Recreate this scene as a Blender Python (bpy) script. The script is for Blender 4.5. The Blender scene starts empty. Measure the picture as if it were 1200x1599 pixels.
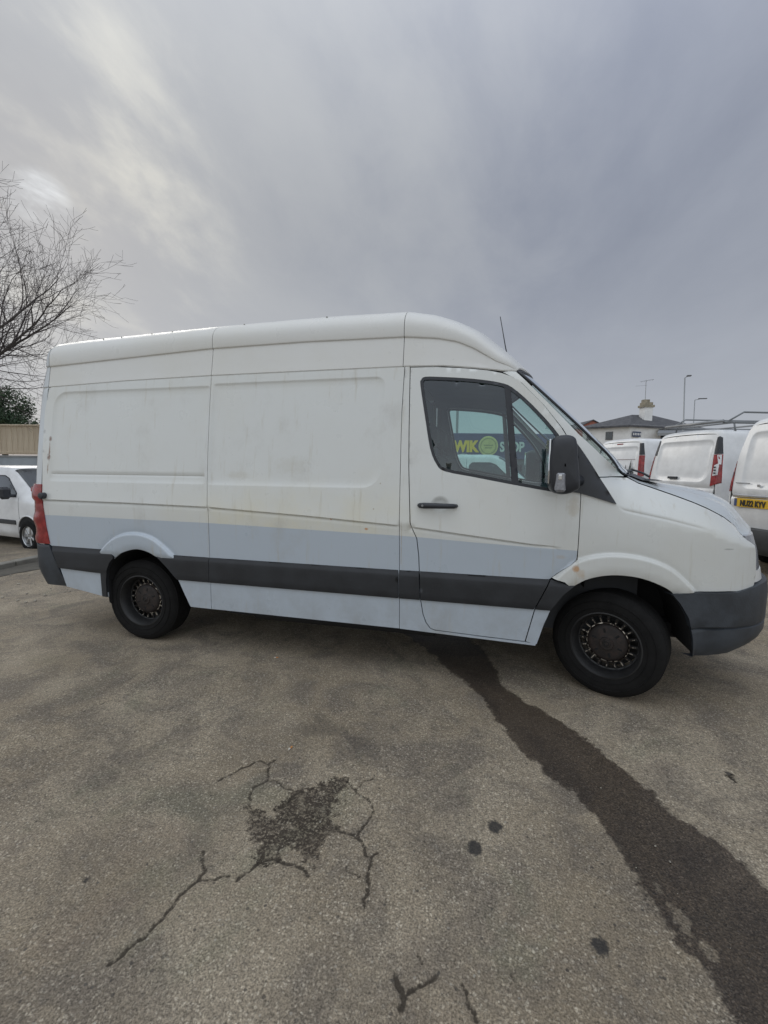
import bpy, math, random
import numpy as np
from mathutils import Vector, Matrix
from mathutils.geometry import delaunay_2d_cdt
R = math.radians
S = bpy.context.scene
COL = S.collection
rng = random.Random(7)
nrng = np.random.default_rng(5)

# ------------------------------------------------------------------ camera
CAM = Vector((-0.7605, -2.9956, 1.4997))
yaw, pitch, roll = 0.2504, -0.1027, 0.0082
fw = Vector((-math.sin(yaw)*math.cos(pitch), math.cos(yaw)*math.cos(pitch), math.sin(pitch)))
rt = Vector((math.cos(yaw), math.sin(yaw), 0)); up = rt.cross(fw)
r2 = rt*math.cos(roll)+up*math.sin(roll); u2 = -rt*math.sin(roll)+up*math.cos(roll)
cd = bpy.data.cameras.new('camera'); cam = bpy.data.objects.new('camera', cd); COL.objects.link(cam)
M3 = Matrix((r2, u2, -fw)).transposed()
cam.matrix_world = Matrix.Translation(CAM) @ M3.to_4x4()
cd.sensor_fit = 'HORIZONTAL'; cd.sensor_width = 36; cd.lens = 36*692.7/1200
cd.clip_start = 0.05; cd.clip_end = 2000
S.camera = cam

# ------------------------------------------------------------------ sky and light
SUN = Vector((-0.7057, 0.5792, 0.4081)).normalized()
sun_el = math.asin(SUN.z); sun_az = math.atan2(SUN.x, SUN.y)
S.view_settings.view_transform = 'Standard'; S.view_settings.look = 'None'
S.view_settings.gamma = 1; S.view_settings.use_curve_mapping = False
S.view_settings.exposure = -0.40
S.cycles.max_bounces = 6; S.cycles.transparent_max_bounces = 12
w = bpy.data.worlds.new('World'); S.world = w; w.use_nodes = True
nt = w.node_tree; nt.nodes.clear()
def wn(t, **k):
    n = nt.nodes.new(t)
    for a, b in k.items(): setattr(n, a, b)
    return n
def wl(a, b): nt.links.new(a, b)
def wmath(op, a, b=None, c=None):
    n = wn('ShaderNodeMath', operation=op)
    for i, v in enumerate((a, b, c)):
        if v is None: continue
        if isinstance(v, (int, float)): n.inputs[i].default_value = v
        else: wl(v, n.inputs[i])
    return n.outputs[0]
def wmix(f, a, b):
    n = wn('ShaderNodeMix', data_type='RGBA')
    for i, v in ((0, f), (6, a), (7, b)):
        if isinstance(v, (int, float)): n.inputs[i].default_value = v
        elif isinstance(v, tuple): n.inputs[i].default_value = (*v, 1)
        else: wl(v, n.inputs[i])
    return n.outputs[2]
def wrange(x, a, b, c=0., d=1.):
    n = wn('ShaderNodeMapRange', interpolation_type='SMOOTHSTEP'); wl(x, n.inputs[0])
    for i, v in enumerate((a, b, c, d)): n.inputs[i+1].default_value = v
    return n.outputs[0]
sky = wn('ShaderNodeTexSky', sky_type='NISHITA', sun_disc=False, sun_elevation=sun_el, sun_rotation=sun_az)
bg_sky = wn('ShaderNodeBackground'); wl(sky.outputs[0], bg_sky.inputs[0]); bg_sky.inputs[1].default_value = 0.10
tc = wn('ShaderNodeTexCoord')
sep = wn('ShaderNodeSeparateXYZ'); wl(tc.outputs['Generated'], sep.inputs[0])
zc_ = wmath('MAXIMUM', sep.outputs[2], 0.0)
den = wmath('ADD', zc_, 0.22)
cmb = wn('ShaderNodeCombineXYZ')
wl(wmath('DIVIDE', sep.outputs[0], den), cmb.inputs[0]); wl(wmath('DIVIDE', sep.outputs[1], den), cmb.inputs[1])
mp = wn('ShaderNodeMapping'); wl(cmb.outputs[0], mp.inputs[0])
mp.inputs['Rotation'].default_value = (0, 0, R(-30)); mp.inputs['Scale'].default_value = (1.0, 0.55, 1)
def wnoise(scale, detail, rough, dist=0., off=0.):
    n = wn('ShaderNodeTexNoise', noise_dimensions='4D')
    wl(mp.outputs[0], n.inputs['Vector']); n.inputs['Scale'].default_value = scale
    n.inputs['Detail'].default_value = detail; n.inputs['Roughness'].default_value = rough
    n.inputs['Distortion'].default_value = dist; n.inputs['W'].default_value = off
    return n.outputs['Fac']
n1 = wnoise(1.0, 3, .5, .5, 5.3)
n2 = wnoise(2.6, 7, .58, .5, 1.7)
n3 = wnoise(6.5, 5, .6, .3, 4.2)
dotn = wn('ShaderNodeVectorMath', operation='DOT_PRODUCT'); wl(tc.outputs['Generated'], dotn.inputs[0])
dotn.inputs[1].default_value = tuple(SUN)
sd = dotn.outputs['Value']
cl = wmath('ADD', wmath('MULTIPLY', n1, .46), wmath('ADD', wmath('MULTIPLY', n2, .36), wmath('MULTIPLY', n3, .18)))
cf = wrange(cl, .36, .64)
cloud = wmix(cf, (.305, .335, .415), (.400, .432, .510))
# general veil that brightens towards the sun and is a bit warmer there
veil = wrange(wmath('ADD', sd, wmath('MULTIPLY', wmath('SUBTRACT', cl, .5), 1.0)), .52, 1.04)
cloud = wmix(wmath('MULTIPLY', veil, .70), cloud, (.60, .61, .605))
# thin bright torn cloud close to the sun
torn = wrange(wmath('ADD', wmath('ADD', wmath('MULTIPLY', n2, .7), wmath('MULTIPLY', n3, .35)), sd), 1.44, 1.66)
near = wrange(sd, .93, .992)
cloud = wmix(wmath('MULTIPLY', wmath('MULTIPLY', torn, near), .75), cloud, (.90, .885, .80))
disc = wmath('MULTIPLY', wrange(sd, .9988, 1.0001), wrange(n3, .36, .66))
cloud = wmix(wmath('MULTIPLY', disc, .9), cloud, (1.15, 1.22, 1.28))
hor = wrange(sep.outputs[2], 0.0, 0.52, 1., 0.)
cloud = wmix(wmath('MULTIPLY', hor, .8), cloud, (.62, .65, .71))
# overcast sky: brighter towards the zenith, boosted behind camera to fill the van side
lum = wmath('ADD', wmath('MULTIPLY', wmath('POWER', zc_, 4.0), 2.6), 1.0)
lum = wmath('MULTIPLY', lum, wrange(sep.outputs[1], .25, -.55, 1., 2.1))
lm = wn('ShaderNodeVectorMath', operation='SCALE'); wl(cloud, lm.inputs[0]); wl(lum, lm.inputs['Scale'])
# the unseen, boosted half is tinted so its added light is more neutral
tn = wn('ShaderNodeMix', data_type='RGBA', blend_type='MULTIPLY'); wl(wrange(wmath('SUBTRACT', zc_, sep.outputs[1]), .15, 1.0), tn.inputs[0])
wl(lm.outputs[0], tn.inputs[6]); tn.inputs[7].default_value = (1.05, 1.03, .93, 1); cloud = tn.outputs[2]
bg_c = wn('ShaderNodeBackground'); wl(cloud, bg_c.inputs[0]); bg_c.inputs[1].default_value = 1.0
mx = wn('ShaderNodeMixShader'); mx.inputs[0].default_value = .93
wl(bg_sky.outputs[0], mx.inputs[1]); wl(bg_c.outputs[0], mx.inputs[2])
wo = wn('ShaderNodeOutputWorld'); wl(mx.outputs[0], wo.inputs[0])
sl = bpy.data.lights.new('sun', 'SUN'); so = bpy.data.objects.new('sun', sl); COL.objects.link(so)
sl.energy = 0.8; sl.angle = R(24); sl.color = (1, .95, .87)
so.rotation_euler = (-SUN).to_track_quat('-Z', 'Y').to_euler(); so.location = (0, 0, 20)

# ------------------------------------------------------------------ material helpers
class NT:
    def __init__(s, name):
        s.m = bpy.data.materials.new(name); s.m.use_nodes = True
        s.t = s.m.node_tree; s.t.nodes.clear()
        s.out = s.n('ShaderNodeOutputMaterial')
    def n(s, t, **k):
        x = s.t.nodes.new(t)
        for a, b in k.items(): setattr(x, a, b)
        return x
    def put(s, sock, v):
        if v is None: return
        if isinstance(v, bpy.types.NodeSocket): s.t.links.new(v, sock)
        elif isinstance(v, tuple) and len(v) == 3 and sock.type == 'RGBA': sock.default_value = (*v, 1)
        elif isinstance(v, (int, float)) and sock.type == 'RGBA': sock.default_value = (v, v, v, 1)
        else: sock.default_value = v
    def math(s, op, a, b=None, c=None, clamp=False):
        x = s.n('ShaderNodeMath', operation=op, use_clamp=clamp)
        for i, v in enumerate((a, b, c)): s.put(x.inputs[i], v)
        return x.outputs[0]
    def mix(s, f, a, b, mode='MIX'):
        x = s.n('ShaderNodeMix', data_type='RGBA', blend_type=mode)
        s.put(x.inputs[0], f); s.put(x.inputs[6], a); s.put(x.inputs[7], b)
        return x.outputs[2]
    def rng(s, v, a, b, c=0., d=1., smooth=True):
        x = s.n('ShaderNodeMapRange', interpolation_type='SMOOTHSTEP' if smooth else 'LINEAR')
        for i, q in enumerate((v, a, b, c, d)): s.put(x.inputs[i], q)
        return x.outputs[0]
    def pos(s):
        if not hasattr(s, '_p'): s._p = s.n('ShaderNodeNewGeometry').outputs['Position']
        return s._p
    def obj(s):
        if not hasattr(s, '_o'): s._o = s.n('ShaderNodeTexCoord').outputs['Object']
        return s._o
    def noise(s, scale, detail=3, rough=.5, vec=None, stretch=None, dist=0):
        x = s.n('ShaderNodeTexNoise'); v = vec or s.obj()
        if stretch:
            m = s.n('ShaderNodeMapping'); s.put(m.inputs[0], v); m.inputs['Scale'].default_value = stretch; v = m.outputs[0]
        s.put(x.inputs['Vector'], v); x.inputs['Scale'].default_value = scale; x.inputs['Detail'].default_value = detail
        x.inputs['Roughness'].default_value = rough; x.inputs['Distortion'].default_value = dist
        return x.outputs['Fac']
    def vor(s, scale, feat='F1', vec=None, rand=1.0):
        x = s.n('ShaderNodeTexVoronoi', feature=feat); s.put(x.inputs['Vector'], vec or s.obj())
        x.inputs['Scale'].default_value = scale; x.inputs['Randomness'].default_value = rand
        return x
    def attr(s, name):
        return s.n('ShaderNodeAttribute', attribute_name=name).outputs['Fac']
    def bump(s, h, strength=.3, dist=.01, nrm=None):
        x = s.n('ShaderNodeBump'); s.put(x.inputs['Height'], h); x.inputs['Strength'].default_value = strength
        x.inputs['Distance'].default_value = dist
        if nrm: s.put(x.inputs['Normal'], nrm)
        return x.outputs[0]
    def bsdf(s, col, rough=.5, metal=0., normal=None, coat=0., spec=.5, **k):
        x = s.n('ShaderNodeBsdfPrincipled')
        s.put(x.inputs['Base Color'], col); s.put(x.inputs['Roughness'], rough); s.put(x.inputs['Metallic'], metal)
        if normal: s.put(x.inputs['Normal'], normal)
        x.inputs['Coat Weight'].default_value = coat; x.inputs['Coat Roughness'].default_value = .12
        s.put(x.inputs['Specular IOR Level'], spec)
        for a, b in k.items(): s.put(x.inputs[a], b)
        s.t.links.new(x.outputs[0], s.out.inputs[0]); return x

def simple(name, col, rough=.5, metal=0., var=.12, scale=6., bump=0., coat=0., spec=.5):
    t = NT(name); n = t.noise(scale, 5, .6)
    f = t.rng(n, .3, .7, 1-var, 1+var*.5)
    c = t.mix(1., col, f, 'MULTIPLY')
    nb = t.bump(t.noise(scale*12, 3), bump, .004) if bump else None
    t.bsdf(c, t.math('ADD', t.math('MULTIPLY', n, .15), rough-.07), metal, nb, coat, spec)
    return t.m

def paint(name, white, band=None):
    """old white van paint with dirt, yellowing and a few rust marks; lower body band in grey-blue where attribute 'band' < 0"""
    t = NT(name); p = t.pos()
    sx = t.n('ShaderNodeSeparateXYZ'); t.put(sx.inputs[0], p)
    x, z = sx.outputs[0], sx.outputs[2]
    col = t.mix(t.rng(t.noise(1.1, 5, .6, p), .42, .72, 0, .32), white, (.60, .575, .49))
    if band:
        # yellow tide low on the middle panel
        f = t.math('MULTIPLY', t.rng(z, 1.5, 1.05), t.math('MULTIPLY', t.rng(x, -3.6, -2.6), t.rng(x, -1.1, -1.7)))
        col = t.mix(t.math('MULTIPLY', f, t.rng(t.noise(3, 4, .6, p), .35, .7, .2, .75)), col, (.66, .62, .47))
        col = t.mix(t.rng(t.attr('band'), -.0015, .0015, 1, 0, False), col, band)
        # smudges and fine streaks
        sm = t.rng(t.noise(2.4, 6, .7, p, (1, 1, .7)), .54, .80, 0, .36)
        col = t.mix(sm, col, (.36, .34, .30))
        st = t.rng(t.noise(9, 5, .65, p, (2.4, 1, .22)), .56, .76, 0, .42)
        col = t.mix(st, col, (.43, .39, .29))
        # road dirt near the sill
        col = t.mix(t.math('MULTIPLY', t.rng(z, .72, .36), t.rng(t.noise(5, 5, .7, p), .3, .75, .0, .35)), col, (.22, .21, .19))
        for (cx, cz, rx, rz, s_, c_) in RUST:
            dx = t.math('DIVIDE', t.math('SUBTRACT', x, cx), rx); dz = t.math('DIVIDE', t.math('SUBTRACT', z, cz), rz)
            d = t.math('ADD', t.math('MULTIPLY', dx, dx), t.math('MULTIPLY', dz, dz))
            d = t.math('ADD', d, t.math('MULTIPLY', t.noise(26, 4, .7, p), 1.6))
            col = t.mix(t.rng(d, 1.55, .75, 0, s_), col, c_)
    sp = t.rng(t.noise(85, 2, .5, p), .74, .8, 0, .45)
    col = t.mix(sp, col, (.3, .27, .22))
    nb = t.bump(t.noise(2.6, 3, .55, p), .16, .025)
    t.bsdf(col, t.rng(t.noise(4, 4, .6, p), .3, .7, .26, .44), 0, nb, .7 if band else .1)
    return t.m
RUST = [(-4.545, 1.60, .012, .15, .95, (.20, .115, .07)), (-4.545, 1.71, .022, .035, .9, (.17, .09, .06)), (-4.552, 1.56, .026, .05, .9, (.17, .09, .06)),
        (-4.555, 1.46, .012, .07, .8, (.24, .15, .09)), (-1.655, 1.055, .022, .012, .9, (.5, .2, .05)), (-1.925, 1.115, .014, .012, .7, (.45, .22, .08)),
        (-.262, .865, .03, .03, .75, (.5, .25, .09)), (-.23, .83, .04, .05, .4, (.45, .28, .12)), (-.29, 1.26, .05, .10, .35, (.4, .32, .2)),
        (-1.605, 1.20, .008, .008, .6, (.3, .2, .1)), (-1.56, 1.38, .008, .008, .6, (.3, .2, .1)), (-1.47, 1.0, .05, .004, .3, (.3, .3, .3)), (.60, 1.02, .04, .006, .5, (.2, .2, .2)), (-1.40, .95, .006, .20, .5, (.35, .27, .18)), (-1.34, 1.14, .008, .10, .45, (.38, .30, .2)), (-2.95, .95, .006, .18, .35, (.36, .3, .22)), (-2.25, 1.50, .20, .10, .22, (.45, .42, .33)), (-2.7, 1.42, .14, .05, .25, (.42, .38, .28)), (-.35, .93, .05, .02, .3, (.45, .33, .2))]
M = {}
M['paint'] = paint('van_white_paint', (.645, .66, .645), (.445, .50, .56))
M['roof'] = paint('roof_paint', (.68, .68, .66))
M['moulding'] = simple('weathered_black_plastic', (.021, .023, .027), .55, var=.3, scale=5, bump=.15)
M['bumper'] = simple('bumper_plastic', (.038, .045, .055), .5, var=.35, scale=6, bump=.2)
M['trim'] = simple('black_trim', (.026, .029, .036), .42, var=.2)
M['dark'] = simple('underbody_black', (.010, .010, .011), .85, var=.3)
M['cabin'] = simple('cabin_grey', (.11, .13, .15), .8, var=.2)
M['cabin_dark'] = simple('cabin_dark', (.03, .032, .036), .8, var=.2)
M['tyre'] = simple('tyre_rubber', (.0115, .0112, .0112), .9, spec=.22, var=.3, scale=12, bump=.3)
M['rim'] = simple('rim_black', (.018, .018, .019), .5, var=.3)
M['chrome'] = simple('chrome', (.6, .6, .6), .2, 1.)
M['metal'] = simple('galvanised_metal', (.30, .31, .32), .5, .7)
M['steelgrey'] = simple('rack_metal', (.20, .21, .22), .5, .4)
M['mirror'] = simple('mirror_glass', (.6, .62, .65), .05, 1., var=.03)
M['lens'] = simple('clear_lens', (.30, .31, .34), .18, .3, var=.2, scale=60)
M['amber'] = simple('amber_lens', (.5, .2, .03), .2)

def capmat():
    t = NT('rusty_hub_cap'); n = t.noise(30, 5, .7)
    c = t.mix(t.rng(n, .42, .68), (.024, .020, .019), (.046, .032, .027))
    t.bsdf(c, .6, .2, t.bump(n, .3, .003)); return t.m
M['cap'] = capmat()
def wornmat():
    t = NT('worn_rim_metal'); n = t.noise(45, 4, .6, t.pos())
    c = t.mix(t.rng(n, .49, .58), (.04, .03, .025), (.70, .64, .56))
    t.bsdf(c, .35, .7); return t.m
M['worn'] = wornmat()
def redlens():
    t = NT('red_lens'); n = t.noise(14, 4, .6)
    c = t.mix(t.rng(n, .35, .7), (.19, .010, .012), (.34, .028, .028))
    b = t.math('SINE', t.math('MULTIPLY', t.n('ShaderNodeSeparateXYZ').outputs[0], 1.))
    t.bsdf(c, .25, 0, None, .5); return t.m
M['red'] = redlens()
def glass(name, tint, spec_mix=1.0, rough=.02):
    t = NT(name)
    tr = t.n('ShaderNodeBsdfTransparent'); tr.inputs[0].default_value = (*tint, 1)
    gl = t.n('ShaderNodeBsdfGlossy'); gl.inputs['Roughness'].default_value = rough; gl.inputs[0].default_value = (.9, .95, 1, 1)
    fr = t.n('ShaderNodeFresnel'); fr.inputs[0].default_value = 1.52
    f = t.math('ADD', t.math('MULTIPLY', fr.outputs[0], 1.15*spec_mix), .015*spec_mix, clamp=True)
    m_ = t.n('ShaderNodeMixShader'); t.put(m_.inputs[0], f)
    t.t.links.new(tr.outputs[0], m_.inputs[1]); t.t.links.new(gl.outputs[0], m_.inputs[2])
    t.t.links.new(m_.outputs[0], t.out.inputs[0]); return t.m
M['glass'] = glass('green_tinted_glass', (.64, .82, .79), 1.6)
M['winglass'] = glass('windscreen_glass', (.75, .88, .85))

# ------------------------------------------------------------------ geometry helpers
def link(o, parent=None):
    COL.objects.link(o)
    if parent is not None: o.parent = parent
    return o
def props(o, label=None, cat=None, group=None, kind=None):
    if label: o['label'] = label
    if cat: o['category'] = cat
    if group: o['group'] = group
    if kind: o['kind'] = kind
    return o
def empty(name, loc, rz=0, **k):
    o = bpy.data.objects.new(name, None); o.empty_display_size = .2
    o.location = loc; o.rotation_euler = (0, 0, rz); COL.objects.link(o); return props(o, **k)
def mesh(name, v, f, mats, parent=None, smooth=False, mi=None, sharp=None):
    me = bpy.data.meshes.new(name); me.from_pydata([tuple(map(float, a)) for a in v], [], [tuple(map(int, a)) for a in f])
    if not isinstance(mats, (list, tuple)): mats = [mats]
    for m_ in mats: me.materials.append(m_)
    if mi is not None: me.polygons.foreach_set('material_index', mi)
    if smooth: me.polygons.foreach_set('use_smooth', [True]*len(me.polygons))
    if sharp is not None and smooth: me.set_sharp_from_angle(angle=R(sharp))
    me.update()
    return link(bpy.data.objects.new(name, me), parent)
class MB:
    def __init__(s): s.v = []; s.f = []; s.mi = []; s.k = 0
    def mat(s, k): s.k = k; return s
    def add(s, v, f):
        o = len(s.v); s.v += [tuple(a) for a in v]; s.f += [tuple(i+o for i in q) for q in f]; s.mi += [s.k]*len(f); return s
    def box(s, c, d, rz=0, bev=0, rot=None):
        x, y, z = (a/2 for a in d)
        if bev:
            b = min(bev, x*.95, y*.95, z*.95); pts = []
            for sx in (-1, 1):
                for sy in (-1, 1):
                    for sz in (-1, 1):
                        pts += [(sx*x, sy*(y-b), sz*(z-b)), (sx*(x-b), sy*y, sz*(z-b)), (sx*(x-b), sy*(y-b), sz*z)]
            import bmesh
            bm = bmesh.new()
            for q in pts: bm.verts.new(q)
            bmesh.ops.convex_hull(bm, input=bm.verts)
            bm.verts.index_update(); v = [tuple(q.co) for q in bm.verts]; f = [[q.index for q in fc.verts] for fc in bm.faces]; bm.free()
        else:
            v = [(i*x, j*y, k*z) for i in (-1, 1) for j in (-1, 1) for k in (-1, 1)]
            f = [(0, 1, 3, 2), (4, 6, 7, 5), (0, 4, 5, 1), (2, 3, 7, 6), (0, 2, 6, 4), (1, 5, 7, 3)]
        m_ = rot or Matrix.Rotation(rz, 3, 'Z')
        return s.add([tuple(m_ @ Vector(q) + Vector(c)) for q in v], f)
    def tube(s, pts, r, n=8, cap=True):
        pts = [Vector(p) for p in pts]; k = len(pts)
        rs = r if isinstance(r, (list, tuple)) else [r]*k
        v = []; f = []
        for i, p in enumerate(pts):
            d = (pts[min(i+1, k-1)]-pts[max(i-1, 0)]).normalized()
            a = d.orthogonal().normalized() if i == 0 else (a - d*a.dot(d)).normalized()
            b = d.cross(a)
            for j in range(n):
                t = 2*math.pi*j/n; v.append(tuple(p+(a*math.cos(t)+b*math.sin(t))*rs[i]))
        for i in range(k-1):
            for j in range(n): f.append((i*n+j, i*n+(j+1) % n, (i+1)*n+(j+1) % n, (i+1)*n+j))
        if cap: f += [tuple(range(n))[::-1], tuple((k-1)*n+j for j in range(n))]
        return s.add(v, f)
    def lathe(s, prof, n=48, axis='Y', c=(0, 0, 0), close=False):
        """prof: (radius, offset along axis)"""
        v = []; f = []; k = len(prof)
        for i in range(n):
            t = 2*math.pi*i/n
            for r_, h in prof:
                a, b = r_*math.cos(t), r_*math.sin(t)
                q = {'Y': (a, h, b), 'X': (h, a, b), 'Z': (a, b, h)}[axis]
                v.append((q[0]+c[0], q[1]+c[1], q[2]+c[2]))
        for i in range(n):
            for j in range(k-1 if not close else k):
                f.append((i*k+j, i*k+(j+1) % k, ((i+1) % n)*k+(j+1) % k, ((i+1) % n)*k+j))
        return s.add(v, f)
    def grid(s, rows, closed=False):
        n = len(rows[0]); v = [q for r_ in rows for q in r_]; f = []
        for i in range(len(rows)-1):
            for j in range(n-1): f.append((i*n+j, i*n+j+1, (i+1)*n+j+1, (i+1)*n+j))
        return s.add(v, f)
    def build(s, name, mats, parent=None, smooth=False, sharp=None):
        return mesh(name, s.v, s.f, mats, parent, smooth, s.mi, sharp)

def sm(a, b, x):
    t = np.clip((x-a)/(b-a), 0, 1); return t*t*(3-2*t)
def inpoly(P, poly):
    P = np.asarray(P, float); x, y = P[:, 0], P[:, 1]; c = np.zeros(len(P), bool); n = len(poly)
    for i in range(n):
        x0, y0 = poly[i]; x1, y1 = poly[(i+1) % n]
        if y0 == y1: continue
        k = ((y0 > y) != (y1 > y)) & (x < (x1-x0)*(y-y0)/(y1-y0)+x0); c ^= k
    return c
def segdist(P, line, closed=False):
    P = np.asarray(P, float); d = np.full(len(P), 1e9); n = len(line)
    for i in range(n if closed else n-1):
        a = np.array(line[i], float); b = np.array(line[(i+1) % n], float); ab = b-a; L = max(ab @ ab, 1e-12)
        t = np.clip(((P-a) @ ab)/L, 0, 1); q = P-(a+t[:, None]*ab); d = np.minimum(d, np.hypot(q[:, 0], q[:, 1]))
    return d
def sdf(P, poly):
    d = segdist(P, poly, True); return np.where(inpoly(P, poly), -d, d)
def spline(pts, seg=6, closed=False):
    n = len(pts); out = []
    P = [np.array(p, float) for p in pts]
    for i in range(n if closed else n-1):
        if closed: a, b, c, d = P[i-1], P[i], P[(i+1) % n], P[(i+2) % n]
        else: a, b, c, d = P[max(i-1, 0)], P[i], P[i+1], P[min(i+2, n-1)]
        for k in range(seg):
            t = k/seg
            out.append(tuple(.5*((2*b)+(-a+c)*t+(2*a-5*b+4*c-d)*t*t+(-a+3*b-3*c+d)*t**3)))
    if not closed: out.append(tuple(P[-1]))
    return out
def rrect(x0, z0, x1, z1, r, seg=6):
    """rounded rectangle, r = radii (bl, br, tr, tl)"""
    if not isinstance(r, (tuple, list)): r = (r,)*4
    out = []
    for (cx, cz, a0, rr) in ((x0, z0, 180, r[0]), (x1, z0, 270, r[1]), (x1, z1, 0, r[2]), (x0, z1, 90, r[3])):
        ox = cx+(rr if cx == x0 else -rr); oz = cz+(rr if cz == z0 else -rr)
        for k in range(seg+1):
            a = R(a0+90*k/seg); out.append((ox+rr*math.cos(a), oz+rr*math.sin(a)))
    return out
def resample(poly, step, closed=True):
    out = []; n = len(poly)
    for i in range(n if closed else n-1):
        a = np.array(poly[i], float); b = np.array(poly[(i+1) % n], float); L = np.hypot(*(b-a))
        if L < 1e-6: continue
        k = max(1, int(math.ceil(L/step)))
        for j in range(k): out.append(tuple(a+(b-a)*j/k))
    if not closed: out.append(tuple(poly[-1]))
    return out
def fill(poly, holes=(), step=.03, feats=(), bstep=.025):
    """triangulate a 2D polygon with interior points and extra rows along feature lines"""
    loops = [resample(poly, bstep)]+[resample(h, bstep) for h in holes]
    pts = []; edges = []
    for L in loops:
        o = len(pts); pts += L; edges += [(o+i, o+(i+1) % len(L)) for i in range(len(L))]
    P = np.array(poly); x0, z0 = P.min(0); x1, z1 = P.max(0)
    gx, gz = np.meshgrid(np.arange(x0+step*.5, x1, step), np.arange(z0+step*.5, z1, step)); gx[::2] += step*.5
    I = np.column_stack([gx.ravel(), gz.ravel()])
    F = [q for f_, offs in feats for q in offset_rows(f_, offs)]
    if F:
        F = np.array(F); 
        for f_, offs in feats:
            I = I[segdist(I, f_) > max(abs(o) for o in offs)+step*.35]
    def keep(Q, m_):
        k = inpoly(Q, poly) & (segdist(Q, poly, True) > m_)
        for h in holes: k &= ~inpoly(Q, h) & (segdist(Q, h, True) > m_)
        return Q[k]
    I = keep(I, step*.45)
    if len(F): I = np.vstack([I, keep(F, .004)])
    pts += [tuple(q) for q in I]
    vs, es, fs, *_ = delaunay_2d_cdt([Vector(q) for q in pts], edges, [], 0, 1e-5)
    V = np.array([tuple(v) for v in vs]); T = np.array([list(f_) for f_ in fs])
    C = V[T].mean(1); k = inpoly(C, poly)
    for h in holes: k &= ~inpoly(C, h)
    T = T[k]
    A = V[T]; ar = (A[:, 1, 0]-A[:, 0, 0])*(A[:, 2, 1]-A[:, 0, 1])-(A[:, 1, 1]-A[:, 0, 1])*(A[:, 2, 0]-A[:, 0, 0])
    T = T[np.abs(ar) > 1e-9]; ar = ar[np.abs(ar) > 1e-9]
    T = np.where(ar[:, None] < 0, T[:, ::-1], T)
    return V, T, loops
def offset_rows(line, offs, step=.028):
    L = resample(line, step, False); out = []
    for i, p in enumerate(L):
        a = np.array(L[max(i-1, 0)]); b = np.array(L[min(i+1, len(L)-1)]); d = b-a; d /= max(np.hypot(*d), 1e-9); n = np.array([-d[1], d[0]])
        for o in offs: out.append(tuple(np.array(p)+n*o))
    return out
WID = 1.993
def panel(name, poly, Y, mats, parent, holes=(), step=.03, feats=(), fl=.014, off=0., thick=0., mirror=False, band=True, bstep=.025):
    """body panel: polygon in (x,z) wrapped on surface y=Y(x,z); edges folded inwards by fl"""
    V, T, loops = fill(poly, holes, step, feats, bstep)
    y = Y(V[:, 0], V[:, 1])+off
    v = [(a, c, b) for (a, b), c in zip(V, y)]; f = [tuple(t) for t in T]
    for k, L in enumerate(loops):
        La = np.array(L); yl = Y(La[:, 0], La[:, 1])+off; n = len(L); o = len(v)
        v += [(a, c, b) for (a, b), c in zip(L, yl)]+[(a, c+fl, b) for (a, b), c in zip(L, yl)]
        for i in range(n):
            j = (i+1) % n; f.append((o+i, o+n+i, o+n+j, o+j))
    if mirror:
        v = [(a, WID-b, c) for a, b, c in v]; f = [q[::-1] for q in f]
    o = mesh(name, v, f, mats, parent, True)
    if band:
        at = o.data.attributes.new('band', 'FLOAT', 'POINT')
        va = np.array(v); at.data.foreach_set('value', va[:, 2]-np.interp(va[:, 0], BX, BZ) if band == 1 else np.full(len(va), float(band)))
    return o
BX = [-4.7, -2.96, -2.11, -1.52, -1.32, -.86, -.26, 1]
BZ = [1.054, 1.047, 1.031, 1.020, 1.016, .995, .976, .95]

# ------------------------------------------------------------------ ground
CRACKS=[[(-1.849,-2.045),(-1.824,-1.987),(-1.803,-1.916),(-1.789,-1.829),(-1.770,-1.744),(-1.763,-1.709),(-1.804,-1.672),(-1.833,-1.629)],
 [(-1.774,-1.739),(-1.720,-1.731),(-1.664,-1.696)],
 [(-1.630,-1.707),(-1.597,-1.631),(-1.541,-1.588),(-1.481,-1.600),(-1.417,-1.597),(-1.389,-1.624)],
 [(-2.010,-1.277),(-1.955,-1.173),(-1.886,-1.092),(-1.835,-1.104),(-1.814,-1.060)],
 [(-1.835,-1.104),(-1.785,-1.209),(-1.823,-1.275),(-1.791,-1.369),(-1.751,-1.396)],
 [(-1.785,-1.209),(-1.698,-1.231),(-1.598,-1.236),(-1.520,-1.194),(-1.485,-1.118),(-1.411,-1.098),(-1.354,-1.171),(-1.258,-1.236),(-1.237,-1.287),(-1.265,-1.357),(-1.259,-1.421)],
 [(-1.366,-1.392),(-1.259,-1.421),(-1.221,-1.458),(-1.184,-1.493),(-1.179,-1.574),(-1.156,-1.632),(-1.152,-1.684)],
 [(-1.354,-1.171),(-1.294,-1.055)],
 [(-1.184,-1.493),(-1.160,-1.464)],
 [(-1.598,-1.236),(-1.624,-1.314),(-1.656,-1.371)],
 [(-3.184,-1.010),(-3.158,-0.902),(-3.107,-0.810)],
 [(-1.179,-1.574),(-1.234,-1.576),(-1.268,-1.551)],
 [(-1.440,-1.575),(-1.375,-1.589)],
 [(-1.597,-1.631),(-1.603,-1.575)],
 [(-1.006,-1.858),(-0.973,-1.898),(-0.975,-1.930)],
 [(-0.973,-1.898),(-0.937,-1.865),(-0.887,-1.826)],
 [(-0.952,-1.781),(-0.934,-1.803)],
 [(-0.812,-1.828),(-0.794,-1.867),(-0.767,-1.908)],
 [(-0.685,-1.764),(-0.640,-1.791)],
 [(0.395,-0.590),(0.403,-0.634)]]
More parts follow.
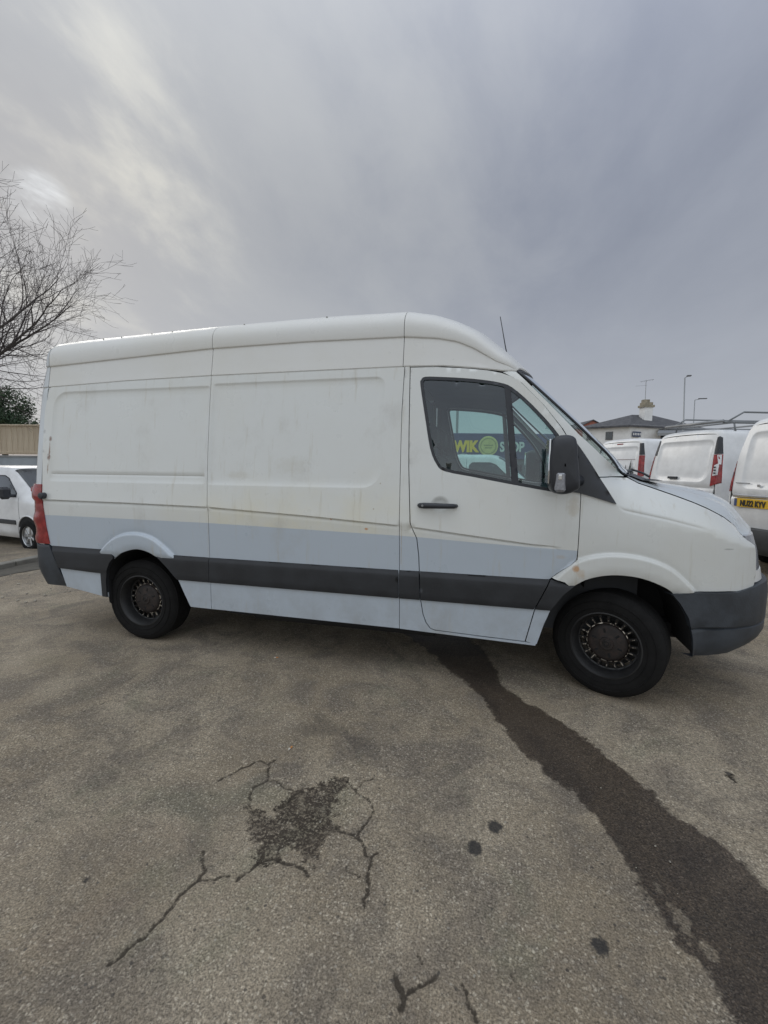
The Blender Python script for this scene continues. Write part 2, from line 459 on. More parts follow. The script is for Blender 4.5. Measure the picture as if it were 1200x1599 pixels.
STREAK=[(-1.660,0.919),(-1.332,0.585),(-1.074,0.194),(-0.829,-0.104),(-0.734,-0.355),(-0.662,-0.520),(-0.578,-0.727),(-0.504,-0.783),(-0.435,-0.892),(-0.362,-0.926),(-0.280,-1.111),(-0.231,-1.254),(-0.205,-1.392),(-0.162,-1.503),(-0.131,-1.592),(-0.093,-1.642),(-0.078,-1.716),(-0.087,-1.801),(0.201,-1.726),(0.380,-1.448),(0.228,-1.240),(0.163,-1.074),(0.116,-1.022),(0.023,-0.950),(-0.009,-0.852),(-0.057,-0.734),(-0.159,-0.614),(-0.224,-0.463),(-0.324,-0.348),(-0.436,-0.219),(-0.583,-0.101),(-0.662,0.008),(-0.727,0.289),(-0.860,0.681),(-1.187,1.231),(-1.522,1.332)]
PATCH=[(-1.774,-1.383),(-1.661,-1.391),(-1.612,-1.240),(-1.535,-1.197),(-1.474,-1.103),(-1.418,-1.122),(-1.406,-1.285),(-1.357,-1.398),(-1.396,-1.458),(-1.387,-1.547),(-1.506,-1.549),(-1.522,-1.597),(-1.597,-1.631),(-1.687,-1.503)]
FAINT=[(-1.816,-0.768),(-1.772,-0.637),(-1.631,-0.685),(-1.358,-0.828),(-1.299,-0.947),(-1.409,-0.951),(-1.526,-0.815),(-1.748,-0.830)]
SPOTS=[(-0.800,-1.346),(-0.725,-1.219),(-0.399,-1.612),(-2.157,-1.842),(0.395,-0.608),(-2.040,-1.989),(-1.688,-2.082),(-0.387,-1.476),(-1.702,-1.986),(-2.460,-1.685)]
PALE=[(-0.120,-1.463),(-0.072,-1.545),(-0.155,-1.334)]


def smoothpath(c, rough=.010):
    """subdivide a crack with random kinks"""
    P = [np.array(p, float) for p in c]
    for lev in range(3):
        Q = [P[0]]
        for a, b in zip(P[:-1], P[1:]):
            d = b-a; L = np.hypot(*d); n = np.array([-d[1], d[0]])
            Q += [(a+b)/2+n*nrng.normal(0, .11), b]
        P = Q
    return [tuple(p) for p in P]
def axis_lines(lo, hi, step, far, growth=1.18):
    a = list(np.arange(lo, hi+1e-6, step)); s = step; x = hi
    while x < far: s *= growth; x += s; a.append(x)
    s = step; x = lo; b = []
    while x > -far: s *= growth; x -= s; b.append(x)
    return np.array(b[::-1]+a)
gx = axis_lines(-3.0, 1.3, .0085, 260, 1.15); gy = axis_lines(-2.1, .4, .0085, 260, 1.15)
def ground_z(x, y):
    return -.035*np.clip(-x-5.2, 0, 9) + .20*sm(2, 5, y)*sm(-.5, 2.5, x)
X, Y_ = np.meshgrid(gx, gy); P = np.column_stack([X.ravel(), Y_.ravel()])
fine = (P[:, 0] > -3.6) & (P[:, 0] < 1.9) & (P[:, 1] > -2.4) & (P[:, 1] < 1.9)
A = {k: np.full(len(P), 5.) for k in ('wet', 'crack', 'patch', 'faint', 'spot', 'pale')}
Q = P[fine]
A['wet'][fine] = sdf(Q, STREAK); A['patch'][fine] = sdf(Q, PATCH); A['faint'][fine] = sdf(Q, FAINT)
d = np.full(len(Q), 5.)
for i, c in enumerate(CRACKS):
    c = smoothpath(c); d = np.minimum(d, segdist(Q, c)-max(.0012, .0030+[.001, -.002, .002, .0, .001, -.001, .002, -.003, -.002, .0, -.001, -.003, -.002, -.002, .006, .001, -.003, .0, -.003, .004][i]*.6))
A['crack'][fine] = d
rad = [.036, .037, .033, .014, .014, .006, .006, .012, .008, .006]
d = np.full(len(Q), 5.)
for (a, b), r_ in zip(SPOTS, rad): d = np.minimum(d, np.hypot((Q[:, 0]-a)*1.15, Q[:, 1]-b)-r_)
A['spot'][fine] = d
d = np.full(len(Q), 5.)
for (a, b), (rx, ry) in zip(PALE, [(.03, .05), (.02, .04), (.015, .03)]): d = np.minimum(d, (np.hypot((Q[:, 0]-a)/rx, (Q[:, 1]-b)/ry)-1)*.04)
A['pale'][fine] = d
Z = ground_z(P[:, 0], P[:, 1])
Z[fine] += .004*(np.sin(Q[:, 0]*2.1+1)*np.sin(Q[:, 1]*1.7)) - .007*(1-sm(-.004, .008, A['crack'][fine])) - .005*(1-sm(-.02, .01, A['patch'][fine]))
nx, ny = len(gx), len(gy)
ii = np.arange(nx*ny).reshape(ny, nx)
F = np.stack([ii[:-1, :-1], ii[:-1, 1:], ii[1:, 1:], ii[1:, :-1]], -1).reshape(-1, 4)
me = bpy.data.meshes.new('ground')
me.vertices.add(len(P)); me.vertices.foreach_set('co', np.column_stack([P, Z]).ravel())
me.loops.add(F.size); me.loops.foreach_set('vertex_index', F.ravel())
me.polygons.add(len(F)); me.polygons.foreach_set('loop_start', np.arange(0, F.size, 4)); me.polygons.foreach_set('loop_total', np.full(len(F), 4))
me.polygons.foreach_set('use_smooth', np.ones(len(F), bool)); me.update(); me.validate()
for k, a in A.items(): me.attributes.new(k, 'FLOAT', 'POINT').data.foreach_set('value', a)
def groundmat():
    t = NT('worn_tarmac'); p = t.pos()
    big = t.noise(.8, 6, .65, p); mid = t.noise(2.9, 6, .68, p, None, .6); fin = t.noise(14, 5, .65, p); grain = t.noise(190, 2, .6, p)
    col = t.mix(t.rng(big, .35, .68), (.305, .245, .168), (.45, .378, .278))
    col = t.mix(t.rng(mid, .40, .66, 0, .8), col, (.175, .145, .115))
    col = t.mix(t.rng(t.noise(1.3, 4, .6, p, (1, 1, 1), .5), .58, .75, 0, .45), col, (.27, .205, .15))
    col = t.mix(t.rng(t.noise(1.7, 5, .65, p, (1, 1, 1), .8), .55, .70, 0, .35), col, (.20, .205, .13))
    col = t.mix(t.rng(fin, .55, .8, 0, .5), col, (.15, .14, .128))
    wv_ = t.n('ShaderNodeTexNoise'); t.put(wv_.inputs['Vector'], p); wv_.inputs['Scale'].default_value = 60
    vm = t.n('ShaderNodeVectorMath', operation='MULTIPLY_ADD'); t.put(vm.inputs[0], wv_.outputs['Color']); vm.inputs[1].default_value = (.018, .018, .0); t.put(vm.inputs[2], p)
    v = t.vor(98, 'F1', vm.outputs[0])
    sepc = t.n('ShaderNodeSeparateColor'); t.put(sepc.inputs[0], v.outputs['Color'])
    stone = t.math('MULTIPLY', t.rng(v.outputs['Distance'], .60, .30), t.rng(sepc.outputs[0], .15, .65, .0, 1.))
    stc = t.mix(t.math('POWER', sepc.outputs[1], .6), (.60, .55, .45), (.17, .15, .118))
    wear = t.rng(t.noise(1.9, 4, .6, p), .3, .65, .45, 1)
    dark = t.mix(.58, col, (.05, .045, .038))
    sur = t.mix(t.math('MULTIPLY', stone, wear), dark, t.mix(.62, col, stc))
    sur = t.mix(.30, sur, col)
    g2_ = t.noise(140, 5, .75, p); g3_ = t.noise(38, 4, .7, p)
    sur = t.mix(1., sur, t.rng(g2_, .35, .65, .42, 1.72, False), 'MULTIPLY')
    sur = t.mix(1., sur, t.rng(g3_, .3, .7, .82, 1.2, False), 'MULTIPLY')
    grain = g2_
    # scattered dark and pale grit
    v2 = t.vor(38, 'F1', p); s2 = t.n('ShaderNodeSeparateColor'); t.put(s2.inputs[0], v2.outputs['Color'])
    grit = t.math('MULTIPLY', t.rng(v2.outputs['Distance'], .20, .12), t.rng(s2.outputs[0], .82, .86))
    sur = t.mix(t.math('MULTIPLY', grit, .4), sur, (.45, .42, .36))
    grd = t.math('MULTIPLY', t.rng(v2.outputs['Distance'], .26, .16), t.rng(s2.outputs[1], .90, .94))
    sur = t.mix(t.math('MULTIPLY', grd, .7), sur, (.045, .04, .037))
    e1 = t.math('MULTIPLY', t.math('SUBTRACT', t.noise(9, 5, .65, p), .5), .16)
    e2 = t.math('MULTIPLY', t.math('SUBTRACT', t.noise(45, 4, .7, p), .5), .05)
    ed = t.math('ADD', e1, e2)
    # faint old stain
    fa = t.rng(t.math('ADD', t.attr('faint'), t.math('MULTIPLY', e1, 1.5)), .03, -.03, 0, .42)
    sur = t.mix(fa, sur, (.06, .052, .045))
    pale = t.rng(t.math('ADD', t.attr('pale'), t.math('MULTIPLY', ed, 1.1)), .004, -.016, 0, .75)
    wet = t.rng(t.math('ADD', t.attr('wet'), t.math('MULTIPLY', ed, 1.0)), .012, -.014)
    wet = t.math('MULTIPLY', wet, t.math('SUBTRACT', 1., t.math('MULTIPLY', pale, .8)))
    wetcol = t.mix(1., t.mix(1., sur, t.rng(t.noise(150, 4, .7, p), .35, .65, .55, 1.6, False), 'MULTIPLY'), (.235, .212, .205), 'MULTIPLY')
    wetcol = t.mix(t.rng(t.noise(210, 3, .7, p), .60, .70, 0, .35), wetcol, (.26, .24, .215))  # bright specks painted in for reflections on the wet grain
    sur = t.mix(wet, sur, wetcol)
    pt = t.rng(t.math('ADD', t.attr('patch'), t.math('ADD', t.math('MULTIPLY', e1, 1.6), t.math('MULTIPLY', e2, 3.0))), .008, -.010)
    pt = t.math('MULTIPLY', pt, t.math('MULTIPLY', t.rng(t.noise(17, 4, .7, p), .34, .50, .35, 1.), t.rng(t.noise(85, 3, .7, p), .38, .52, .30, 1.)))
    pitc = t.mix(t.rng(t.noise(3, 4, .6, p), .35, .7), (.022, .015, .011), (.052, .038, .029))
    sur = t.mix(t.math('MULTIPLY', pt, .9), sur, pitc)
    ck = t.rng(t.math('ADD', t.attr('crack'), t.math('MULTIPLY', e2, .40)), .0055, -.001)
    sur = t.mix(t.math('MULTIPLY', ck, .88), sur, (.036, .028, .020))
    spt = t.rng(t.math('ADD', t.attr('spot'), t.math('MULTIPLY', e2, .9)), .006, -.012)
    sur = t.mix(t.math('MULTIPLY', spt, .88), sur, (.020, .020, .022))
    h = t.math('ADD', t.math('MULTIPLY', stone, .6), t.math('ADD', t.math('MULTIPLY', grain, .5), t.math('MULTIPLY', fin, 1.2)))
    h = t.math('SUBTRACT', h, t.math('MULTIPLY', pt, .8))
    rough = t.mix(wet, .82, .52)
    t.bsdf(sur, rough, 0, t.bump(h, .55, .006), 0, .35)
    return t.m
me.materials.append(groundmat())
g = bpy.data.objects.new('ground', me); COL.objects.link(g); props(g, kind='structure')

# ------------------------------------------------------------------ the big white van
VX, VY = -1.95, .9965
van = empty('panel_van', (VX, VY, 0), label='large high roof white panel van with grey-blue lower band, filling the middle', cat='van')
class _P: pass
def vlink(o):
    o.parent = van; o.location = (-VX, -VY, 0); return o
def ysb(z): return np.where(z <= 1.05, 0., np.where(z < 2.2, .14*(np.maximum(z-1.05, 0)/1.15)**1.5, .14+(z-2.2)*.3))
BELT = [(-4.7, 1.186), (-3.7, 1.180), (-2.96, 1.170), (-2.11, 1.130), (-1.33, 1.083), (-.99, 1.047), (-.545, 1.003), (-.26, .985)]
bx, bz = zip(*BELT)
PL = rrect(-4.535, 1.350, -2.975, 2.118, (.03, .03, .03, .13)); PR = rrect(-2.948, 1.347, -1.560, 2.132, (.02, .14, .06, .02))
FO = spline([(-.430, .740), (-.335, .847), (-.255, .915), (-.133, .957), (.0, .969), (.138, .951), (.263, .905), (.354, .834), (.42, .765)], 4)
FI = spline([(-.478, .336), (-.436, .476), (-.393, .588), (-.328, .687), (-.265, .751), (-.181, .803), (-.053, .835), (.092, .831), (.218, .792), (.305, .735), (.387, .598), (.429, .388)], 4)
RO = spline([(-4.00, .770), (-3.93, .835), (-3.847, .890), (-3.75, .925), (-3.64, .938), (-3.54, .928), (-3.44, .893), (-3.34, .825), (-3.27, .765)], 4)
RI = spline([(-3.956, .372), (-3.958, .47), (-3.955, .55), (-3.905, .674), (-3.79, .758), (-3.66, .800), (-3.56, .798), (-3.44, .755), (-3.322, .658), (-3.247, .573), (-3.195, .47), (-3.141, .364)], 4)
FOP = FO+[(.42, .3), (-.43, .3)]; ROP = RO+[(-3.27, .3), (-4.0, .3)]
CREASE = [(-.25, 1.36), (-.039, 1.270), (.0, 1.241), (.246, 1.191), (.484, 1.132), (.80, 1.03)]
HOODS = [(-.25, 1.46), (.06, 1.444), (.117, 1.406), (.22, 1.368), (.324, 1.331), (.43, 1.291), (.518, 1.253), (.621, 1.200), (.70, 1.143), (.742, 1.088), (.76, 1.06), (.80, 1.0)]
SEAM = [(-.80, 2.14), (-.748, 2.132), (-.632, 2.063), (-.489, 1.912), (-.368, 1.753), (-.29, 1.62), (-.25, 1.502), (-.245, 1.30)]
LF = 1.045
def plan(x, lf=LF, n=3.):
    t = np.clip(x/lf, 0, .9999); return .9965*(1-(1-t**n)**(1/n))
def Yv(x, z):
    x = np.asarray(x, float); z = np.asarray(z, float); P = np.column_stack([x.ravel(), z.ravel()]); x = P[:, 0]; z = P[:, 1]
    y = ysb(z)+plan(x)
    e = z-np.interp(x, bx, bz); a = sm(-.30, -.55, x)
    y = y+a*np.where(e > 0, -.011*np.exp(-e/.12)*sm(-.001, .003, e)-.0, .010*np.exp(e/.05)*sm(-.012, -.001, e)*1.0)
    for q in (PL, PR):
        s = sdf(P, q); y = y+.010*sm(.002, -.013, s)
    y = y+.004*(1-sm(0, .006, np.abs(z-1.41)))*sm(-4.53, -4.50, x)*sm(-2.97, -3.0, x)
    for q, am in ((FOP, .026), (ROP, .026)):
        s = sdf(P, q); y = y-am*sm(.003, -.011, s)*sm(.732, .762, z)+.012*np.exp(-((s-.010)/.012)**2)*.4
    for q in (FI, RI):
        s = sdf(P, q); y = y+.012*sm(.030, .0, s)*sm(.72, .78, z)
    dc = np.hypot((x+1.135)/1.15, z-1.242); y = y+.016*(1-sm(.030, .052, dc))
    # front wing: shoulder above the crease, pillar leaning in
    zc, zh = np.interp(x, *zip(*CREASE)), np.interp(x, *zip(*HOODS))
    k = sm(-.16, .04, x)*sm(1.62, 1.44, z)
    y = y+k*.135*np.clip((z-zc)/np.maximum(zh-zc, .03), 0, 1.15)**1.25
    y = y+.007*np.exp(-((z-zc)/.008)**2)*sm(-.05, .02, x)*sm(.52, .40, x)
    sx = np.interp(-z, [-b for a_, b in SEAM], [a_ for a_, b in SEAM])
    y = y+.115*sm(0, .26, x-sx)*sm(1.36, 1.50, z)*(z < 2.25)
    # gutter groove, roof side
    return y
ARCHF = (FO, [-.022, -.012, -.006, 0, .005, .012, .02]); ARCHR = (RO, [-.022, -.012, -.006, 0, .005, .012, .02])
BF = (BELT, [-.035, -.016, -.008, -.003, 0, .003, .008, .018, .04])
def clipline(x0, x1):
    xs = np.linspace(x0, x1, max(2, int((x1-x0)/.05))); return [(a, float(np.interp(a, bx, bz))) for a in xs]
GUT = [(-4.606, 2.164), (-3.77, 2.188), (-2.96, 2.197), (-1.4, 2.195), (-1.15, 2.187), (-.945, 2.163), (-.80, 2.142), (-.748, 2.132), (-.657, 2.136)]
gut = lambda x: float(np.interp(x, *zip(*GUT)))
def top_edge(x0, x1, step=.1, d=.001):
    n = max(2, int(abs(x1-x0)/step)+1); return [(x0+(x1-x0)*i/(n-1), gut(x0+(x1-x0)*i/(n-1))-d) for i in range(n)]
WIN = spline([(-1.303, 2.060), (-1.300, 2.098), (-1.272, 2.119), (-1.16, 2.113), (-1.028, 2.101), (-.90, 2.085), (-.774, 2.060), (-.691, 2.025), (-.568, 1.914), (-.426, 1.754), (-.350, 1.640), (-.300, 1.53), (-.292, 1.40), (-.310, 1.345), (-.350, 1.340), (-.433, 1.348), (-.670, 1.388), (-.918, 1.433), (-1.111, 1.469), (-1.170, 1.516), (-1.218, 1.625), (-1.262, 1.844)], 3, True)
DOOR = [(-1.378, 2.188), (-1.366, 1.75), (-1.358, 1.50), (-1.336, 1.118), (-1.326, 1.083), (-1.288, 1.005), (-1.272, .88), (-1.266, .762), (-1.254, .571), (-1.235, .47), (-1.214, .415), (-1.182, .374), (-1.15, .366), (-.86, .356), (-.552, .349),
        (-.545, .38), (-.50, .573), (-.470, .660), (-.425, .770), (-.37, .822), (-.30, .877), (-.259, .917), (-.256, 1.0), (-.253, 1.31), (-.262, 1.502), (-.30, 1.62), (-.378, 1.753), (-.498, 1.912), (-.640, 2.060), (-.70, 2.098), (-.76, 2.122), (-.85, 2.144), (-1.0, 2.165), (-1.2, 2.184)]
STRIP = top_edge(-1.418, -1.384, .03)+[(-1.372, 1.75), (-1.364, 1.50), (-1.342, 1.118), (-1.332, 1.083), (-1.294, 1.003), (-1.278, .88), (-1.272, .762), (-1.260, .571), (-1.241, .47), (-1.220, .413), (-1.186, .369), (-1.15, .3605), (-.86, .350), (-.548, .343), (-.482, .338), (-.484, .325), (-1.2, .343), (-1.404, .349), (-1.412, 1.02), (-1.415, 1.27), (-1.424, 1.866)]
RINNER = list(RI)
QUARTER = [(-4.604, 2.158)]+top_edge(-4.58, -2.978, .1)+[(-2.9695, 1.853), (-2.9595, 1.36), (-2.945, 1.055), (-2.945, .355)]+[(-3.135, .356)]+RINNER[::-1]+[(-3.96, .366), (-4.395, .428), (-4.455, .59), (-4.535, .785), (-4.570, .80), (-4.600, 1.15), (-4.608, 1.348), (-4.618, 1.559), (-4.628, 1.951)]
MIDDLE = top_edge(-2.974, -1.423, .1)+[(-1.428, 1.866), (-1.419, 1.271), (-1.416, 1.02), (-1.408, .350), (-2.941, .355), (-2.941, 1.055), (-2.9555, 1.36), (-2.9655, 1.853)]
WING = [(-.249, 1.30), (-.251, 1.0), (-.252, .918), (-.295, .880), (-.36, .824), (-.40, .790), (-.325, .7725)]+[q for q in FI if q[1] > .715 and q[0] < .35][1:]+[(.335, .745), (.45, .760), (.62, .762), (.72, .757), (.774, .766), (.797, .79), (.806, .858), (.789, .99), (.757, 1.083)]+\
       [(.738, 1.086), (.70, 1.139), (.621, 1.196), (.518, 1.249), (.43, 1.287), (.324, 1.327), (.22, 1.364), (.117, 1.402), (.06, 1.438), (-.05, 1.441), (-.10, 1.439), (-.246, 1.439)]
PILLAR = [(-.250, 1.445), (-.10, 1.446), (.045, 1.448), (-.0, 1.493), (-.108, 1.567), (-.274, 1.716), (-.487, 1.942), (-.668, 2.132), (-.70, 2.134), (-.752, 2.128), (-.692, 2.094), (-.632, 2.055), (-.489, 1.904), (-.368, 1.747), (-.292, 1.615), (-.254, 1.50)]
SILLP = [(-.544, .349), (-.538, .38), (-.494, .572), (-.402, .572), (-.436, .476), (-.476, .338), (-.50, .3375)]
for mir in (False, True):
    vlink(panel('rear_side_panel', QUARTER, Yv, M['paint'], van, feats=[(clipline(-4.58, -2.97), BF[1]), (PL+PL[:1], [-.016, -.011, -.006, -.002, .004]), (RO, ARCHR[1]), ([(-4.5, 1.41), (-3.0, 1.41)], [-.006, -.003, 0, .003, .006])], mirror=mir))
    vlink(panel('middle_side_panel', MIDDLE, Yv, M['paint'], van, feats=[(clipline(-2.92, -1.44), BF[1]), (PR+PR[:1], [-.016, -.011, -.006, -.002, .004])], mirror=mir))
    vlink(panel('door_pillar', STRIP, Yv, M['paint'], van, mirror=mir))
    dr = vlink(panel('front_door', DOOR, Yv, M['paint'], van, holes=[WIN], feats=[(clipline(-1.30, -.40), BF[1]), (rrect(-1.19, 1.19, -1.08, 1.294, .05)+[(-1.19, 1.24)], [-.012, 0, .012]), (FO[:18], ARCHF[1])], mirror=mir))
    vlink(panel('front_wing', WING, Yv, M['paint'], van, band=5, feats=[(FO, ARCHF[1]), (CREASE[1:5], [-.02, -.010, -.005, 0, .005, .010, .02])], mirror=mir))
    vlink(panel('windscreen_pillar', PILLAR, Yv, M['paint'], van, band=5, mirror=mir, step=.025))
    vlink(panel('sill_end', SILLP, Yv, M['paint'], van, mirror=mir))
    # window: black seal, glass, divider
    c = np.mean(WIN, 0)
    def inset(poly, d):
        P_ = [np.array(p) for p in poly]; n = len(P_); out = []
        for i in range(n):
            a = P_[(i+1) % n]-P_[i-1]; a = a/max(np.hypot(*a), 1e-9); nn = np.array([-a[1], a[0]]); q = P_[i]+nn*d
            if not inpoly([P_[i]+nn*.001], poly)[0]: q = P_[i]-nn*d
            out.append(tuple(q))
        return out
    W1 = inset(WIN, .002); W2 = inset(WIN, .021)
    ysm = lambda x, z: Yv(x, z)
    def sub(o): o.parent = dr; o.location = (0, 0, 0); return o
    seal = sub(panel('window_seal', W1, ysm, M['trim'], dr, holes=[W2], off=.001, fl=.02, mirror=mir, band=False, bstep=.02))
    DIV = [(-.742, 2.06), (-.700, 2.04), (-.628, 1.39), (-.672, 1.382)]
    sub(panel('window_divider', DIV, ysm, M['trim'], dr, off=.002, fl=.03, mirror=mir, band=False))
    GL = inset(WIN, .020)
    sub(panel('window_glass', GL, lambda x, z: ysb(z)+.0*x+.105*sm(0, .30, x-np.interp(-z, [-b for a_, b in SEAM], [a_ for a_, b in SEAM])), M['glass'], dr, off=.010, fl=.0015, mirror=mir, band=False, step=.05))
    # handle
    b = MB(); s_ = -1 if not mir else 1; yy = (lambda q: q) if not mir else (lambda q: WID-q)
    b.tube([(-1.280, yy(.004), 1.236), (-1.268, yy(-.020), 1.236), (-1.24, yy(-.030), 1.237), (-1.16, yy(-.034), 1.238), (-1.08, yy(-.032), 1.238), (-1.04, yy(-.022), 1.238), (-1.024, yy(.004), 1.238)], [.013, .018, .0205, .019, .0175, .016, .012], 12)
    sub(b.build('door_handle', M['trim'], dr, True))
    b = MB(); b.lathe([(0, -.004), (.007, -.004), (.008, 0)], 16, 'Y', (-1.248, yy(-.050), 1.238)); sub(b.build('door_lock', M['metal'], dr))
    # mouldings
    def mould(poly, name='side_moulding', parent=None, o_=None):
        zt = lambda x: .775
        def Ym(x, z): return Yv(x, z)*0+np.where(np.asarray(x) > 5, 0, 0)-.018+.016*sm(.735, .778, z)+.006*sm(.60, .573, z)
        o = panel(name, poly, Ym, M['moulding'], van, fl=.03, mirror=mir, band=False, step=.02, feats=[([(min(p[0] for p in poly)+.02, .742), (max(p[0] for p in poly)-.02, .742)], [-.008, 0, .008, .02])])
        return o
    vlink(mould([(-4.530, .784), (-3.996, .781), (-3.94, .768), (-3.885, .757), (-3.862, .716), (-3.905, .674), (-3.940, .60), (-3.957, .52), (-3.957, .372), (-4.004, .374), (-4.010, .5755), (-4.10, .577), (-4.455, .594)]))
    vlink(mould([(-3.272, .773), (-2.946, .772), (-2.947, .573), (-3.243, .573), (-3.322, .658), (-3.40, .728), (-3.432, .752), (-3.35, .764)]))
    vlink(mould([(-2.942, .772), (-1.420, .774), (-1.416, .573), (-2.944, .573)]))
    vlink(mould([(-1.412, .774), (-1.272, .776), (-1.262, .573), (-1.410, .573)]))
    o = mould([(-1.264, .776), (-.414, .779), (-.462, .668), (-.506, .5735), (-1.254, .573)], 'door_moulding'); sub(o)
    vlink(mould([(-.406, .779), (-.322, .757), (-.262, .752), (-.328, .687), (-.395, .588), (-.402, .5745), (-.498, .5745), (-.456, .666)]))
    # small plastic cap where the rear door hinges
    b = MB(); b.lathe([(0, -.045), (.022, -.043), (.028, -.036), (.028, 0)], 20, 'Y', (-4.575, 0 if not mir else WID, 1.222)) if not mir else b.lathe([(0, .045), (.022, .043), (.028, .036), (.028, 0)], 20, 'Y', (-4.575, WID, 1.222))
    b.box((-4.605, yy(-.008), 1.222), (.05, .02, .04), bev=.006)
    vlink(b.build('door_stop', M['trim'], van, True, 40))
    # wheel housings
    for line, nm in ((FI, 'wheel_arch_liner'), (RI, 'wheel_arch_liner')):
        b = MB(); L = list(line)
        if nm and line is FI: L = L[:-2]+[(.424, .42), (.428, .375)]
        else: L = [(-3.956, .34)]+L
        rows = [[(x_, yy(q), z_) for x_, z_ in L] for q in (.012, .06, .2, .46)]; b.grid(rows)
        V_, T_, _ = fill(L, (), .2, (), .1); b.add([(x_, yy(.46), z_) for x_, z_ in V_], [tuple(int(q) for q in t) for t in T_])
        vlink(b.build(nm, M['dark'], van, True, 40))

# rear body section curve (half) at the rear station, from low to roof centre
ZC = [(-4.62, 2.35), (-3.8, 2.384), (-3.0, 2.417), (-2.2, 2.422), (-1.43, 2.41), (-1.2, 2.385), (-1.06, 2.352), (-.95, 2.30), (-.80, 2.205), (-.657, 2.145)]
HC = [(-4.62, 2.640), (-4.3, 2.655), (-3.0, 2.680), (-2.0, 2.690), (-1.43, 2.678), (-1.25, 2.635), (-1.10, 2.570), (-.95, 2.48), (-.80, 2.34), (-.70, 2.235), (-.657, 2.19)]
BU = [(-5, 0), (-1.43, 0), (-1.2, .05), (-.9, .11), (-.657, .15)]
def roofsec(x):
    zg = gut(x); zc = float(np.interp(x, *zip(*ZC))); H = float(np.interp(x, *zip(*HC))); B = float(np.interp(x, *zip(*BU)))
    y0 = float(Yv([x], [zg])[0])+.001
    yc = y0+max(.012, (zc-zg)*.17)
    pts = [(y0+.006, zg+.001), (y0+.005, zg+.004), (y0, zg+.008), (y0+.0015, zg+.018)]
    pts += [(y0+(yc-y0)*k, zg+(zc-zg)*k) for k in (.2, .4, .6, .8, .93)]
    c_ = min(1., (zc-zg)/.12)
    pts += [(yc-.001*c_, zc-.007*c_), (yc-.010*c_, zc+.001*c_), (yc-.012*c_, zc+.010*c_)]
    y1, z1 = pts[-1]; n = 3.2
    for k in range(1, 19):
        a = math.pi/2*k/18; pts.append((.9965-(.9965-y1)*math.cos(a)**(2/n), z1+(H-z1)*math.sin(a)**(2/n)))
    return [(x+B*(1-min(1, (.9965-a)/(.9965-y0))**2), a, b) for a, b in pts]
def both(sec): return sec+[(x, WID-y, z) for x, y, z in sec[::-1][1:]]
def xs(a, b, st): n = max(2, int(round((b-a)/st))+1); return [a+(b-a)*i/(n-1) for i in range(n)]
def fold(rows, d=.014):
    """turn the first and last row down so that the seam reads"""
    def low(r_, dx): 
        out = []
        for x, y, z in r_:
            v_ = Vector((0, y-.9965, z-1.6)).normalized()*d; out.append((x+dx, y-v_.y, z-v_.z))
        return out
    return low(rows[0], .001), low(rows[-1], -.001)
def roofpiece(name, a, b, st):
    rows = [both(roofsec(x)) for x in xs(a, b, st)]
    m_ = MB(); m_.grid(rows); lo, hi = fold(rows)
    m_.grid([rows[0], lo]); m_.grid([hi, rows[-1]])
    return vlink(m_.build(name, M['roof'], van, True, 35))
roofpiece('roof', -4.612, -2.980, .12); roofpiece('roof', -2.976, -1.435, .12); roofpiece('roof_front', -1.431, -.659, .035)
for x in (-2.978, -1.433):
    m_ = MB(); m_.grid([[(x+dx, y*.97+.03, z-.012) for _, y, z in both(roofsec(x))] for dx in (-.02, .02)])
    vlink(m_.build('roof_seam_sealer', M['dark'], van, True))
# moss specks and dirt on the roof edge
m_ = MB()
for x, s_ in ((-4.12, .010), (-3.93, .009), (-3.42, .008), (-2.75, .008), (-2.05, .011), (-3.62, .008)):
    q = roofsec(x)[18]; m_.box((x, q[1], q[2]+.002), (s_*1.5, s_, s_*.7), rz=s_*90, bev=.004)
props(vlink(m_.build('roof_moss', simple('moss', (.16, .15, .11), .9), van)), kind='stuff')
# rear corner and rear doors
def rearsec():
    zz = [.74, .79, .9, 1.0, 1.1, 1.15, 1.18, 1.19, 1.22, 1.3, 1.348, 1.45, 1.6, 1.75, 1.9, 2.02, 2.1, 2.15]
    return [(float(Yv([-4.60], [z])[0]), z) for z in zz]+[(y, z) for _, y, z in roofsec(-4.612)]
RS = rearsec()
def inset2(sec, d):
    out = []; n = len(sec)
    for i, (y, z) in enumerate(sec):
        a = sec[max(i-2, 0)]; b = sec[min(i+2, n-1)]; t = Vector((b[0]-a[0], b[1]-a[1]))
        if i >= n-2: t = Vector((1, 0))
        if z < 2.0: t = Vector((.0, 1))
        t.normalize(); out.append((min(y+t.y*d, .9965), z-t.x*d))
    out[-1] = (.9965, out[-1][1]); return out
def rear_rows(r0=.17, k=9, sec=RS, x0=-4.618, out=0.):
    rows = []
    for i in range(k+1):
        a = math.pi/2*i/k; d = r0*math.sin(a); ins = r0*(1-math.cos(a)); rr = []
        for (y, z) in inset2(sec, ins-out):
            lean = .11*sm(2.15, 2.62, z)
            rr.append((x0-(d+out)*(1-lean/.17), y, z))
        rows.append(rr)
    return rows
rows = rear_rows()
m_ = MB(); m_.grid(rows)
lo = [(x, y+.012, z) for x, y, z in rows[0]]; m_.grid([lo, rows[0]])
last = rows[-1]; n = len(last)
ki = [i for i in range(n)]
vlink(m_.build('rear_corner', M['paint'], van, True, 40))
m_ = MB(); m_.grid([[(x, WID-y, z) for x, y, z in r_] for r_ in rows[::-1]]); vlink(m_.build('rear_corner', M['paint'], van, True, 40))
